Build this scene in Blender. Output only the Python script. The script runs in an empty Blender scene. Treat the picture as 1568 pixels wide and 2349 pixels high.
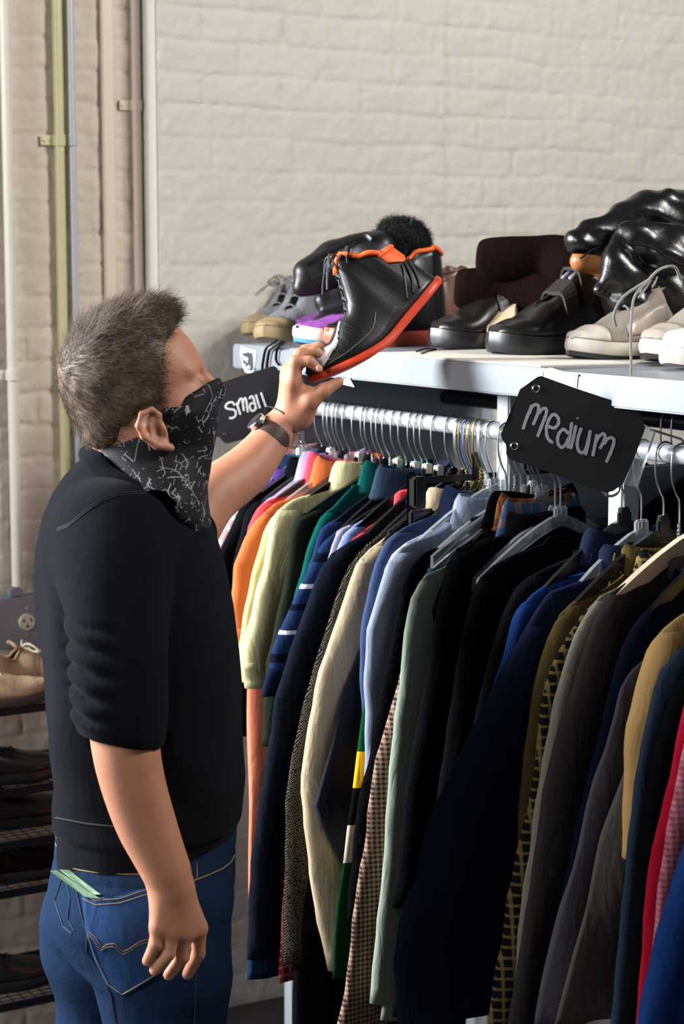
import bpy, bmesh, math, random
import numpy as np
from mathutils import Vector, Matrix, Euler
from mathutils.bvhtree import BVHTree
random.seed(7); rng = np.random.default_rng(7)
sc = bpy.context.scene
# ------------------------------------------------------------------ camera, light, exposure
FPX, CX, CY, HZ, CAMH = 4400., 784., 1174.5, 600., 1.82
PITCH = math.atan((CY-HZ)/FPX)
cam_d = bpy.data.cameras.new('camera'); cam = bpy.data.objects.new('camera', cam_d)
sc.collection.objects.link(cam); sc.camera = cam
cam.location = (0, 0, CAMH); cam.rotation_euler = (math.pi/2-PITCH, 0, 0)
cam_d.sensor_fit = 'VERTICAL'; cam_d.sensor_height = 36; cam_d.lens = FPX/2349*36
cam_d.clip_start = .05; cam_d.clip_end = 50
cam_d.dof.use_dof = True; cam_d.dof.focus_distance = 3.1; cam_d.dof.aperture_fstop = 5.6
sc.view_settings.view_transform = 'Standard'; sc.view_settings.look = 'None'
sc.view_settings.gamma = 1; sc.view_settings.exposure = 0.0
world = bpy.data.worlds.new('world'); sc.world = world; world.use_nodes = True
world.node_tree.nodes['Background'].inputs[0].default_value = (.75, .82, 1, 1)
world.node_tree.nodes['Background'].inputs[1].default_value = .10

def area(name, loc, target, sx, sy, power, col, spread=180):
    l = bpy.data.lights.new(name, 'AREA'); l.shape = 'RECTANGLE'; l.size = sx; l.size_y = sy
    l.energy = power; l.color = col; l.spread = math.radians(spread)
    o = bpy.data.objects.new(name, l); sc.collection.objects.link(o); o.location = loc
    o.rotation_euler = (Vector(target)-Vector(loc)).to_track_quat('-Z', 'Y').to_euler()
    return o
# tall window off to the left, a high window to the right near the back wall, weak light from the room behind
area('window_light_left', (-3.3, 3.25, 2.6), (0, 3.3, 1.3), 1.0, 1.2, 540, (.93, .965, 1.0))
area('fill_light_left_near', (-3.4, .9, 2.5), (.3, 2.9, 1.1), 1.0, 1.2, 105, (.93, .965, 1.0))  # fill lamp added to brighten the left edges of the nearest garments
area('window_light_right', (2.6, 2.3, 3.7), (-.5, 4.3, 1.9), .9, .9, 125, (1.0, .97, .93))
area('room_light_front', (-1.2, -1.5, 3.2), (0, 3.5, 1.4), 1.6, 1.0, 6, (1.0, .9, .78))

# ------------------------------------------------------------------ pixel <-> world
c_fw = np.array([0, math.cos(PITCH), -math.sin(PITCH)]); c_up = np.array([0, math.sin(PITCH), math.cos(PITCH)])
c_rt = np.array([1., 0, 0]); CAM = np.array([0, 0, CAMH])
def ray(x, y): return c_fw + c_rt*(x-CX)/FPX + c_up*(CY-y)/FPX
def P(x, y, D):
    r = ray(x, y); return CAM + r*D/r[1]
def PZ(x, y, z):
    r = ray(x, y); return CAM + r*(z-CAMH)/r[2]
def plane_hit(x, y, p0, n):
    r = ray(x, y); return CAM + r*((np.asarray(p0)-CAM)@n)/(r@n)
def S(px, D): return px*D/FPX            # pixels to metres at a depth
# rack frame: u runs along the rod away from the camera, v out of its open side, z up
RA = math.radians(31); RU = np.array([-math.sin(RA), math.cos(RA), 0]); RV = np.array([-math.cos(RA), -math.sin(RA), 0])
RZ = np.array([0, 0, 1.]); R0 = np.array([.287, 3.385, 1.52])
def rk(s, v, z): return R0*[1, 1, 0] + RU*s + RV*v + RZ*z
def rk_px(x, y, s):
    w = plane_hit(x, y, R0+RU*s, RU); return float((w-R0)@RV), float(w[2])
def rk_s(x, y, v):
    w = plane_hit(x, y, R0+RV*v, RV); return float((w-R0)@RU)

# ------------------------------------------------------------------ object helpers
LINK = sc.collection.objects.link
def setp(o, label=None, cat=None, group=None, kind=None):
    if label: o['label'] = label
    if cat: o['category'] = cat
    if group: o['group'] = group
    if kind: o['kind'] = kind
    return o
def thing(name, label, cat, loc=(0, 0, 0), group=None, rot=None):
    o = bpy.data.objects.new(name, None); LINK(o); o.empty_display_size = .05
    o.location = tuple(loc)
    if rot is not None: o.rotation_euler = rot.to_euler() if hasattr(rot, 'to_euler') else rot
    return setp(o, label, cat, group)
def mesh_obj(name, V, Fc, m, parent=None, smooth=True, label=None, uv=None):
    me = bpy.data.meshes.new(name)
    V = np.asarray(V, dtype=np.float32).reshape(-1, 3)
    if isinstance(Fc, np.ndarray) and Fc.ndim == 2:
        n, k = Fc.shape
        me.vertices.add(len(V)); me.vertices.foreach_set('co', V.ravel())
        me.loops.add(n*k); me.loops.foreach_set('vertex_index', Fc.astype(np.int32).ravel())
        me.polygons.add(n); me.polygons.foreach_set('loop_start', np.arange(0, n*k, k, dtype=np.int32))
        me.update(calc_edges=True); me.validate()
    else:
        me.from_pydata([tuple(map(float, v)) for v in V], [], [tuple(f) for f in Fc]); me.update()
    me.polygons.foreach_set('use_smooth', [smooth]*len(me.polygons))
    ms = m if isinstance(m, (list, tuple)) else [m]
    for q in ms: me.materials.append(q)
    o = bpy.data.objects.new(name, me); LINK(o)
    if parent is not None: o.parent = parent
    if label: o['label'] = label
    return o
def fix_normals(o):
    bm = bmesh.new(); bm.from_mesh(o.data); bmesh.ops.recalc_face_normals(bm, faces=bm.faces[:]); bm.to_mesh(o.data); bm.free()
    return o
class MB:
    """collects geometry for one mesh"""
    def __init__(s): s.V = []; s.F = []; s.M = []; s.mi = 0
    def add(s, V, Fc):
        b = len(s.V); s.V += [tuple(map(float, v)) for v in V]; s.F += [tuple(int(i)+b for i in f) for f in Fc]; s.M += [s.mi]*len(Fc)
    def box(s, c, size, R=None, bev=0):
        c = np.array(c, float); hx, hy, hz = [q/2 for q in size]
        R = np.eye(3) if R is None else np.asarray(R)
        if bev <= 0:
            pts = [(x, y, z) for x in (-hx, hx) for y in (-hy, hy) for z in (-hz, hz)]
            s.add([c+R@np.array(p) for p in pts], [(0, 1, 3, 2), (4, 6, 7, 5), (0, 4, 5, 1), (2, 3, 7, 6), (0, 2, 6, 4), (1, 5, 7, 3)])
        else:
            bm = bmesh.new(); bmesh.ops.create_cube(bm, size=1)
            for v in bm.verts: v.co = Vector((v.co.x*2*hx, v.co.y*2*hy, v.co.z*2*hz))
            bmesh.ops.bevel(bm, geom=bm.edges[:], offset=bev, segments=2, affect='EDGES')
            s.add([c+R@np.array(v.co) for v in bm.verts], [[v.index for v in f.verts] for f in bm.faces]); bm.free()
        return s
    def tube(s, pts, r, n=8, closed=False, flat=1.0, up=None, caps=True):
        pts = [np.array(p, float) for p in pts]; m = len(pts)
        rs = [r]*m if np.isscalar(r) else list(r)
        T = []
        for i in range(m):
            a = pts[(i-1) % m] if (closed or i > 0) else pts[i]; b = pts[(i+1) % m] if (closed or i < m-1) else pts[i]
            d = b-a; T.append(d/max(np.linalg.norm(d), 1e-9))
        ref = np.array([0, 0, 1.]) if up is None else np.array(up, float)
        if abs(ref@T[0]) > .95: ref = np.array([1., 0, 0])
        N = ref-T[0]*(ref@T[0]); N /= np.linalg.norm(N); V = []
        for i in range(m):
            N = N-T[i]*(N@T[i]); N /= max(np.linalg.norm(N), 1e-9); B = np.cross(T[i], N)
            for k in range(n):
                t = 2*math.pi*k/n; V.append(pts[i]+rs[i]*(math.cos(t)*N*flat+math.sin(t)*B))
        Fc = []; e = m if closed else m-1
        for i in range(e):
            for k in range(n):
                a = i*n+k; b = i*n+(k+1) % n; j = (i+1) % m; Fc.append((a, b, j*n+(k+1) % n, j*n+k))
        if caps and not closed: Fc.append(tuple(range(n-1, -1, -1))); Fc.append(tuple((m-1)*n+k for k in range(n)))
        s.add(V, Fc); return s
    def rings(s, rings, cap=True):
        n = len(rings[0]); m = len(rings); V = [p for r in rings for p in r]; Fc = []
        for i in range(m-1):
            for k in range(n): Fc.append((i*n+k, i*n+(k+1) % n, (i+1)*n+(k+1) % n, (i+1)*n+k))
        if cap: Fc.append(tuple(range(n-1, -1, -1))); Fc.append(tuple((m-1)*n+k for k in range(n)))
        s.add(V, Fc); return s
    def prism(s, poly, z0, z1, Rm=None, o=(0, 0, 0)):
        """poly: 2-D points in x,y; extruded along z; placed by matrix Rm and origin o"""
        n = len(poly); V = [(x, y, z0) for x, y in poly]+[(x, y, z1) for x, y in poly]
        if Rm is not None: V = [np.array(o)+np.asarray(Rm)@np.array(p) for p in V]
        else: V = [np.array(o)+np.array(p) for p in V]
        Fc = [tuple(range(n-1, -1, -1)), tuple(range(n, 2*n))]+[(i, (i+1) % n, n+(i+1) % n, n+i) for i in range(n)]
        s.add(V, Fc); return s
    def build(s, name, m, parent=None, smooth=False, label=None):
        me = bpy.data.meshes.new(name); me.from_pydata(s.V, [], s.F); me.update()
        bm = bmesh.new(); bm.from_mesh(me); bmesh.ops.recalc_face_normals(bm, faces=bm.faces[:]); bm.to_mesh(me); bm.free()
        ms = m if isinstance(m, (list, tuple)) else [m]
        for q in ms: me.materials.append(q)
        if len(ms) > 1: me.polygons.foreach_set('material_index', s.M)
        me.polygons.foreach_set('use_smooth', [bool(smooth)]*len(me.polygons))
        if smooth and smooth != 'all':
            try: me.set_sharp_from_angle(angle=math.radians(38))
            except Exception: pass
        o = bpy.data.objects.new(name, me); LINK(o)
        if parent is not None: o.parent = parent
        if label: o['label'] = label
        return o
def spline(pts, n=8):
    """Catmull-Rom through points (any dimension)"""
    p = [np.array(q, float) for q in pts]; p = [2*p[0]-p[1]]+p+[2*p[-1]-p[-2]]; out = []
    for i in range(1, len(p)-2):
        for k in range(n):
            t = k/n; a, b, c, d = p[i-1], p[i], p[i+1], p[i+2]
            out.append(.5*((2*b)+(-a+c)*t+(2*a-5*b+4*c-d)*t*t+(-a+3*b-3*c+d)*t**3))
    out.append(p[-2]); return out
def copy_thing(o, M):
    c = o.copy(); LINK(c); c.matrix_world = M
    for ch in [q for q in bpy.data.objects if q.parent == o]:
        d = ch.copy(); LINK(d); d.parent = c
        for g in [q for q in bpy.data.objects if q.parent == ch]:
            e = g.copy(); LINK(e); e.parent = d
    return c

# ------------------------------------------------------------------ materials
def lin(c):
    if isinstance(c, str): c = [int(c[i:i+2], 16)/255 for i in (0, 2, 4)]
    return tuple(x/12.92 if x <= .04045 else ((x+.055)/1.055)**2.4 for x in c)+(1,)
_mc = {}
class NT:
    def __init__(s, name):
        s.m = bpy.data.materials.new(name); s.m.use_nodes = True; s.t = s.m.node_tree; s.b = s.t.nodes['Principled BSDF']
        s.co = s.t.nodes.new('ShaderNodeTexCoord')
    def n(s, typ, **kw):
        q = s.t.nodes.new('ShaderNode'+typ)
        for k, v in kw.items(): setattr(q, k, v)
        return q
    def l(s, a, b): s.t.links.new(a, b)
    def math(s, op, a, b=None, c=None):
        q = s.n('Math', operation=op)
        for i, v in enumerate((a, b, c)):
            if v is None: continue
            if isinstance(v, (int, float)): q.inputs[i].default_value = v
            else: s.l(v, q.inputs[i])
        return q.outputs[0]
    def mix(s, f, a, b):
        q = s.n('Mix', data_type='RGBA')
        for i, v in ((0, f), (6, a), (7, b)):
            if isinstance(v, (int, float)): q.inputs[i].default_value = v
            elif isinstance(v, tuple): q.inputs[i].default_value = v
            else: s.l(v, q.inputs[i])
        return q.outputs[2]
    def noise(s, scale, detail=3, rough=.5, vec=None, dist=0):
        q = s.n('TexNoise'); q.inputs['Scale'].default_value = scale; q.inputs['Detail'].default_value = detail
        q.inputs['Roughness'].default_value = rough; q.inputs['Distortion'].default_value = dist
        s.l(vec or s.co.outputs['Object'], q.inputs['Vector']); return q.outputs['Fac']
    def bump(s, h, strength, dist=.001):
        q = s.n('Bump'); q.inputs['Strength'].default_value = strength; q.inputs['Distance'].default_value = dist
        s.l(h, q.inputs['Height']); s.l(q.outputs[0], s.b.inputs['Normal']); return q
    def set(s, **kw):
        for k, v in kw.items(): s.b.inputs[k.replace('_', ' ')].default_value = v
        return s
def simple(name, col, rough=.5, metal=0, var=.12, scale=40, bump=0, **kw):
    if name in _mc: return _mc[name]
    t = NT(name); c = lin(col); t.set(Roughness=rough, Metallic=metal)
    f = t.noise(scale, 4)
    dk = tuple(x*(1-var) for x in c[:3])+(1,); lt = tuple(min(1, x*(1+var)) for x in c[:3])+(1,)
    t.l(t.mix(f, dk, lt), t.b.inputs['Base Color'])
    if bump: t.bump(t.noise(scale*6, 3), bump)
    for k, v in kw.items(): t.b.inputs[k.replace('_', ' ')].default_value = v
    _mc[name] = t.m; return t.m
def fabric(name, col, rough=.92, var=.12, weave=900, bump=.25, col2=None, pat=None, sheen=.0, fz=0, folds=.33):
    """woven or knitted cloth; pat adds a pattern laid out in the garment's own coordinates"""
    if name in _mc: return _mc[name]
    t = NT(name); c = lin(col); t.set(Roughness=rough); t.b.inputs['Sheen Weight'].default_value = sheen
    t.b.inputs['Specular IOR Level'].default_value = .03
    sp = t.n('SeparateXYZ'); t.l(t.co.outputs['Object'], sp.inputs[0]); X, Y, Z = sp.outputs
    f = t.noise(14, 4)
    dk = tuple(x*(1-var) for x in c[:3])+(1,); lt = tuple(min(1, x*(1+var)) for x in c[:3])+(1,)
    out = t.mix(f, dk, lt)
    tri = lambda v, per: t.math('PINGPONG', v, per/2)
    def band(v, per, w, off=0.):           # 1 inside a stripe
        return t.math('LESS_THAN', t.math('MODULO', t.math('ADD', v, 10+off), per), w)
    if pat == 'plaid':
        a = band(X, .05, .014); b = band(Z, .05, .014); c2 = lin(col2)
        out = t.mix(t.math('MULTIPLY', a, .55), out, c2); out = t.mix(t.math('MULTIPLY', b, .55), out, c2)
        a = band(X, .05, .003, .02); out = t.mix(t.math('MULTIPLY', a, .6), out, c2)
    elif pat == 'tartan':
        a = band(X, .016, .0045); b = band(Z, .016, .0045); c2 = lin(col2)
        out = t.mix(t.math('MULTIPLY', a, .6), out, c2); out = t.mix(t.math('MULTIPLY', b, .6), out, c2)
    elif pat == 'check':
        c2 = lin(col2); d1 = t.math('ADD', X, Z); d2 = t.math('SUBTRACT', X, Z)
        a = band(X, .0085, .0043); b = band(Z, .0085, .0043)
        out = t.mix(t.math('MULTIPLY', t.math('ADD', a, b), .5), out, c2)
    elif pat == 'herring':
        c2 = lin(col2); zz = t.math('ADD', t.math('MULTIPLY', Z, 1.0), t.math('MULTIPLY', tri(X, .022), 1.6))
        a = band(zz, .0052, .0017); g = t.math('GREATER_THAN', t.noise(400, 2), .43)
        out = t.mix(t.math('MULTIPLY', t.math('MULTIPLY', a, g), .85), out, c2)
    elif pat == 'stripes':                  # list of (z0, z1, colour)
        for z0, z1, cc in col2:
            k = t.math('MULTIPLY', t.math('GREATER_THAN', Z, z0), t.math('LESS_THAN', Z, z1)); out = t.mix(k, out, lin(cc))
    elif pat == 'denim':
        k = t.noise(500, 3, .7); out = t.mix(t.math('MULTIPLY', k, .5), out, lin(col2))
    t.l(out, t.b.inputs['Base Color'])
    w = t.math('ADD', t.noise(weave, 2), t.math('MULTIPLY', t.noise(60, 4), 1.5+fz))
    b1 = t.bump(w, bump, .0015)
    mp = t.n('Mapping'); mp.inputs['Scale'].default_value = (1, 1, .3); t.l(t.co.outputs['Object'], mp.inputs[0])
    b2 = t.n('Bump'); b2.inputs['Strength'].default_value = folds; b2.inputs['Distance'].default_value = .012
    t.l(t.noise(26, 3, .55, mp.outputs[0], 1.2), b2.inputs['Height']); t.l(b2.outputs[0], b1.inputs['Normal'])
    _mc[name] = t.m; return t.m
def clear_plastic():
    if 'clear' in _mc: return _mc['clear']
    t = NT('clear_plastic'); t.set(Roughness=.08, IOR=1.46); t.b.inputs['Transmission Weight'].default_value = .85
    t.b.inputs['Base Color'].default_value = (.9, .94, .96, 1); _mc['clear'] = t.m; return t.m
chrome = simple('polished_steel', 'c8ccd2', .22, 1, .05, 30)
wire = simple('hanger_wire', 'b9bcc2', .3, 1, .05, 30)
brasswire = simple('brass_wire', '9a8748', .35, 1, .1, 60)
blackplastic = simple('black_plastic', '0b0b0d', .28, 0, .2, 60)
rubber = simple('black_rubber', '101012', .45, 0, .2, 60)
galv = simple('grey_painted_steel', '858b91', .42, .25, .10, 9, .05)
galvd = simple('dark_grey_sheet_steel', 'a3abb2', .5, .2, .18, 6, .05)
blackpipe = simple('black_pipe', '24292c', .3, .6, .2, 25)
whitepl = simple('white_plastic', 'd8d6cc', .35, 0, .04, 20)
# ------------------------------------------------------------------ the room
def wall_mat(name, a, b):
    t = NT(name); t.set(Roughness=.62)
    f = t.noise(3.2, 5, .6); g = t.noise(38, 5, .6)
    o = t.mix(f, lin(a), lin(b)); t.l(t.mix(t.math('MULTIPLY', g, .18), o, lin('b0a48e')), t.b.inputs['Base Color'])
    t.bump(t.math('ADD', t.noise(160, 5, .65), t.math('MULTIPLY', t.noise(45, 4), 1.4)), .55, .0025); return t.m
wallm = wall_mat('white_painted_brick', 'd2ccc0', 'dcd7cd'); walll = wall_mat('cream_painted_brick', 'cdbfae', 'd8ccbd')
floorm = simple('dark_concrete_floor', '3a3733', .6, 0, .25, 5, .2)
vnoise_tab = rng.random((64, 64, 64)).astype(np.float32)
def vnoise(x, y, z=0.):
    """value noise, any array shapes, about -1..1"""
    x, y, z = np.broadcast_arrays(x, y, z); xi, yi, zi = np.floor(x), np.floor(y), np.floor(z)
    fx, fy, fz = x-xi, y-yi, z-zi; fx = fx*fx*(3-2*fx); fy = fy*fy*(3-2*fy); fz = fz*fz*(3-2*fz)
    xi, yi, zi = [q.astype(int) for q in (xi, yi, zi)]; T = lambda a, b, c: vnoise_tab[(xi+a) % 64, (yi+b) % 64, (zi+c) % 64]
    r = 0
    for a in (0, 1):
        for b in (0, 1):
            for c in (0, 1):
                r = r+T(a, b, c)*(fx if a else 1-fx)*(fy if b else 1-fy)*(fz if c else 1-fz)
    return 2*r-1
WD = np.array([math.cos(RA), math.sin(RA), 0])          # along the back wall, to the right
WN = -RU                                               # out of the wall, to the camera
W0 = P(480, 700, 4.50)*[1, 1, 0]
def brick_wall(name, x0, x1, off, z1, m, course=.0725, L=.215, seed=0, depth=.0058, taper=.9):
    st = .0062; nx = int((x1-x0)/st)+1; nz = int(z1/st)+1
    xs = np.linspace(x0, x1, nx); zs = np.linspace(0, z1, nz); X, Z = np.meshgrid(xs, zs)
    X2 = X+.006*vnoise(X*9+seed, Z*9)+.003*vnoise(X*40, Z*40+seed); Z2 = Z+.006*vnoise(X*6, Z*11+3+seed)+.002*vnoise(X*45+5, Z*45)
    r = np.floor(Z2/course); fz = Z2/course-r
    sh = (r % 2)*.5+.16*vnoise(r*1.7+seed, r*.3); fx = X2/L+sh; c = np.floor(fx); fx = fx-c
    dz = np.minimum(fz, 1-fz)*course; dx = np.minimum(fx, 1-fx)*L
    jz = np.clip(1-dz/.0095, 0, 1)**1.2*(.55+.45*vnoise(X*5, r*2.3+seed)); jx = np.clip(1-dx/.0105, 0, 1)**1.2*(.6+.6*vnoise(c*3.1+seed, r*5.7))
    bh = .0016*vnoise(c*2.77+seed, r*3.31)                        # each brick sits a little in or out
    hgt = off+bh-depth*np.maximum(jz, jx*.9)*(.95+.5*vnoise(X*2.3+seed, Z*2.1))+.0018*vnoise(X*16, Z*16, seed)+.0013*vnoise(X*45, Z*45, seed)+.0008*vnoise(X*80, Z*80, seed)
    pts = W0[None, None]+WD*X[..., None]+WN*hgt[..., None]+RZ*Z[..., None]
    idx = np.arange(nx*nz).reshape(nz, nx)
    Fq = np.stack([idx[:-1, :-1], idx[:-1, 1:], idx[1:, 1:], idx[1:, :-1]], -1).reshape(-1, 4)
    o = mesh_obj(name, pts.reshape(-1, 3), Fq, m); o['kind'] = 'structure'; return o
def wall_u(x, D=4.5):                                   # wall coordinate seen at a picture column
    w = plane_hit(x, 400, W0, WN); return float((w-W0)@WD)
ua, ub = wall_u(363), wall_u(1006)
brick_wall('wall_back', ua, ub+.012, 0, 3.1, wallm, seed=0)
brick_wall('wall_back.001', ub, ub+1.9, -.004, 3.1, wallm, seed=11)
brick_wall('wall_left', ua-1.6, ua, -.09, 3.1, walll, seed=5, depth=.0065)
m = MB(); m.box(W0+WD*(ua+.016)+WN*(-.050)+RZ*1.55, (.034, .094, 3.1), np.stack([WD, -WN, RZ], 1), .003); setp(m.build('trim_1', wallm), kind='structure')
m = MB(); m.box((0, 2.4, -.02), (9, 9, .04)); setp(m.build('floor', floorm), kind='structure')

# pipes and conduits on the left wall
def on_wall(x, y, out): return plane_hit(x, y, W0+WN*out, WN)
def riser(name, label, x, y, out, z0, z1, r, m, flat=False, cat='conduit', clamps=()):
    b = on_wall(x, y, out); t = thing(name, label, cat, (b[0], b[1], z0), 'conduits on the brick wall')
    q = MB()
    if flat: q.box((0, 0, (z1-z0)/2), (2*r, r*.8, z1-z0), np.stack([WD, -WN, RZ], 1), .002)
    else: q.tube([(0, 0, z) for z in np.linspace(0, z1-z0, 14)], r, 14)
    q.build('pipe', m, t, True)
    for yy in clamps:
        z = on_wall(x, yy, out)[2]-z0; c = MB()
        c.tube([(0, 0, z-.012), (0, 0, z+.012)], r+.003, 16)
        p = -WD*(r+.014)-WN*(out-.09)*0; c.box(np.array([0, 0, z])+p-WN*(r-.002), (.03, .004, .022), np.stack([WD, -WN, RZ], 1), .001)
        c.tube([np.array([0, 0, z])-WD*(r+.02)-WN*(r-.004), np.array([0, 0, z])-WD*(r+.02)-WN*(r-.008)], .004, 8)
        c.build('clamp', m if not flat else m, t, True)
    return t
cream = simple('cream_pipe_paint', 'd9d2c4', .4, 0, .05, 12, .05); yel = simple('yellowed_pipe', 'c9c494', .4, 0, .08, 12, .05)
greyp = simple('grey_pipe', 'b7b9bd', .38, .1, .06, 12, .05); pinkc = simple('beige_channel_paint', 'd2c3b1', .5, 0, .05, 12, .05)
zb = on_wall(40, 1345, -.06)[2]
riser('conduit', 'thick cream conduit running down into the grey outlet box', 30, 900, -.065, zb, 3.1, .0125, cream, clamps=(860,))
riser('conduit', 'yellowed conduit, left of the clamped pair', 139, 500, -.072, .2, 3.1, .0115, yel, clamps=(322,))
riser('conduit', 'pale grey conduit, right of the clamped pair', 168, 500, -.074, .2, 3.1, .0095, greyp, clamps=(322,))
riser('cable_channel', 'flat beige cable channel between the grey conduit and the corner pipe', 249, 400, -.080, .2, 3.1, .0135, pinkc, True, 'cable channel')
riser('conduit', 'slim beige conduit beside the wall corner with one strap', 315, 400, -.077, .2, 3.1, .0105, pinkc, clamps=(242,))
q = MB(); pts = [on_wall(331+8*(y/900)+2*math.sin(y/70), y, -.085) for y in range(-80, 1500, 40)]
q.tube(pts, .0022, 6); setp(q.build('cable', rubber, None, True), 'thin dark cable running down the wall corner', 'cable')
# outlet box
bR = np.stack([WD, -WN, RZ], 1); ob = on_wall(34, 1424, -.055)
obx = thing('outlet_box', 'grey metal outlet box at the foot of the cream conduit', 'outlet box', ob, rot=Matrix(bR.tolist()))
steelb = simple('grey_box_steel', '8a929b', .4, .5, .08, 20)
q = MB(); q.box((0, .006, 0), (.115, .055, .112), None, .004); q.build('box', steelb, obx, True)
q = MB(); q.box((0, -.024, 0), (.118, .004, .115), None, .0015); q.build('cover_plate', steelb, obx, True)
q = MB(); q.tube([(.018, -.026, 0), (.018, -.031, 0)], .0185, 32); rc = q.build('receptacle', simple('ivory_plastic', 'cfc9b2', .4), obx, True)
q = MB(); q.box((.010, -.0315, .004), (.0016, .002, .007)); q.box((.0085, -.0315, .004), (.005, .002, .0016)); q.box((.026, -.0315, .005), (.0018, .002, .008)); q.tube([(.018, -.030, -.009), (.018, -.0326, -.009)], .003, 10)
q.build('slot', rubber, rc)
for zz in (.032, -.032): q = MB(); q.tube([(.018, -.026, zz), (.018, -.0285, zz)], .0032, 12); q.build('screw', chrome, obx, True)
q = MB(); q.box((.002, .0, .066), (.03, .022, .018), None, .002); q.build('connector', steelb, obx, True)

# ------------------------------------------------------------------ the clothes rack: two units end to end
SH = 1.648; FE = .10; BE = -.56; LIP = .050
RM = np.stack([RU, RV, RZ], 1)        # local x = along, y = out, z = up  (left handed on purpose: boxes only)
def rbox(q, s0, s1, v0, v1, z0, z1, bev=0):
    q.box(rk((s0+s1)/2, (v0+v1)/2, (z0+z1)/2), (abs(s1-s0), abs(v1-v0), abs(z1-z0)), RM, bev); return q
s_far = float((PZ(487, 790, SH)-R0)@RU)
def rack(name, label, s0, s1, zsh, post_s, end_panel, rail):
    t = thing(name, label, 'clothes rack', rk((s0+s1)/2, -.2, 0), 'garment racks standing end to end')
    inv = -np.array(t.location)
    def put(q, nm, m, smooth=False, label=None):
        q.V = [tuple(np.array(v)+inv) for v in q.V]; return q.build(nm, m, t, smooth, label)
    put(rbox(MB(), s0, s1, BE, FE-.002, zsh-.014, zsh, .002), 'shelf', galv)
    put(rbox(MB(), s0, s1, FE-.012, FE, zsh-LIP, zsh-.003, .003), 'front_rail', galv)
    put(rbox(MB(), s0, s1, BE, BE+.012, zsh-LIP, zsh-.003, .003), 'back_rail', galv)
    for v in (0, -.42):
        q = MB(); q.tube([rk(rail[0], v, 1.52), rk(rail[1], v, 1.52)], .0148 if v == 0 else .0165, 20)
        put(q, 'hanging_rail', simple('galvanised_tube', 'd3d7db', .3, .55, .06, 30) if v == 0 else blackpipe, True)
        for s in rail:
            s += .012 if s == rail[0] else -.012
            q = MB(); q.tube([rk(s, v, 1.52), rk(s, v, zsh-.015)], .006, 8); put(q, 'rail_bracket', blackpipe, True)
    for s in post_s:
        for v in (-.036, BE+.03):
            put(rbox(MB(), s-.019, s+.019, v-.019, v+.019, 0, zsh-.014, .003), 'post', simple('light_grey_post', 'b4bcc0', .45, .2, .06, 10))
    if end_panel:
        s, z0, z1 = end_panel
        put(rbox(MB(), s-.004, s+.004, BE+.05, -.06, z0, z1), 'end_panel', galvd)
    put(rbox(MB(), s0+.02, s1-.02, BE+.02, BE+.045, .12, .16, .003), 'lower_rail', galvd)
    return t
s_seam = float((PZ(1219, 846, SH)-R0)@RU)
s_post = rk_s(1170, 1080, -.036)
rackA = rack('clothes_rack', 'far grey steel clothes rack, its shelf piled with sneakers and hats', s_seam+.002, s_far, SH, (s_post, s_far-.02), (s_far-.03, 1.1, SH-.02), (s_seam+.004, s_far-.03))
rackB = rack('clothes_rack', 'near grey steel clothes rack behind the medium sign', s_seam-1.5, s_seam-.002, SH-.003, (s_seam-.04, s_seam-1.47), None, (s_seam+.0, s_seam-1.45))
q = MB(); rbox(q, s_post-.024, s_post-.019, BE+.05, -.06, .9, 1.44); _o = q.build('divider_panel', galvd); _o.parent = rackA; _o.matrix_parent_inverse = Matrix.Translation(-rackA.location)
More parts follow.
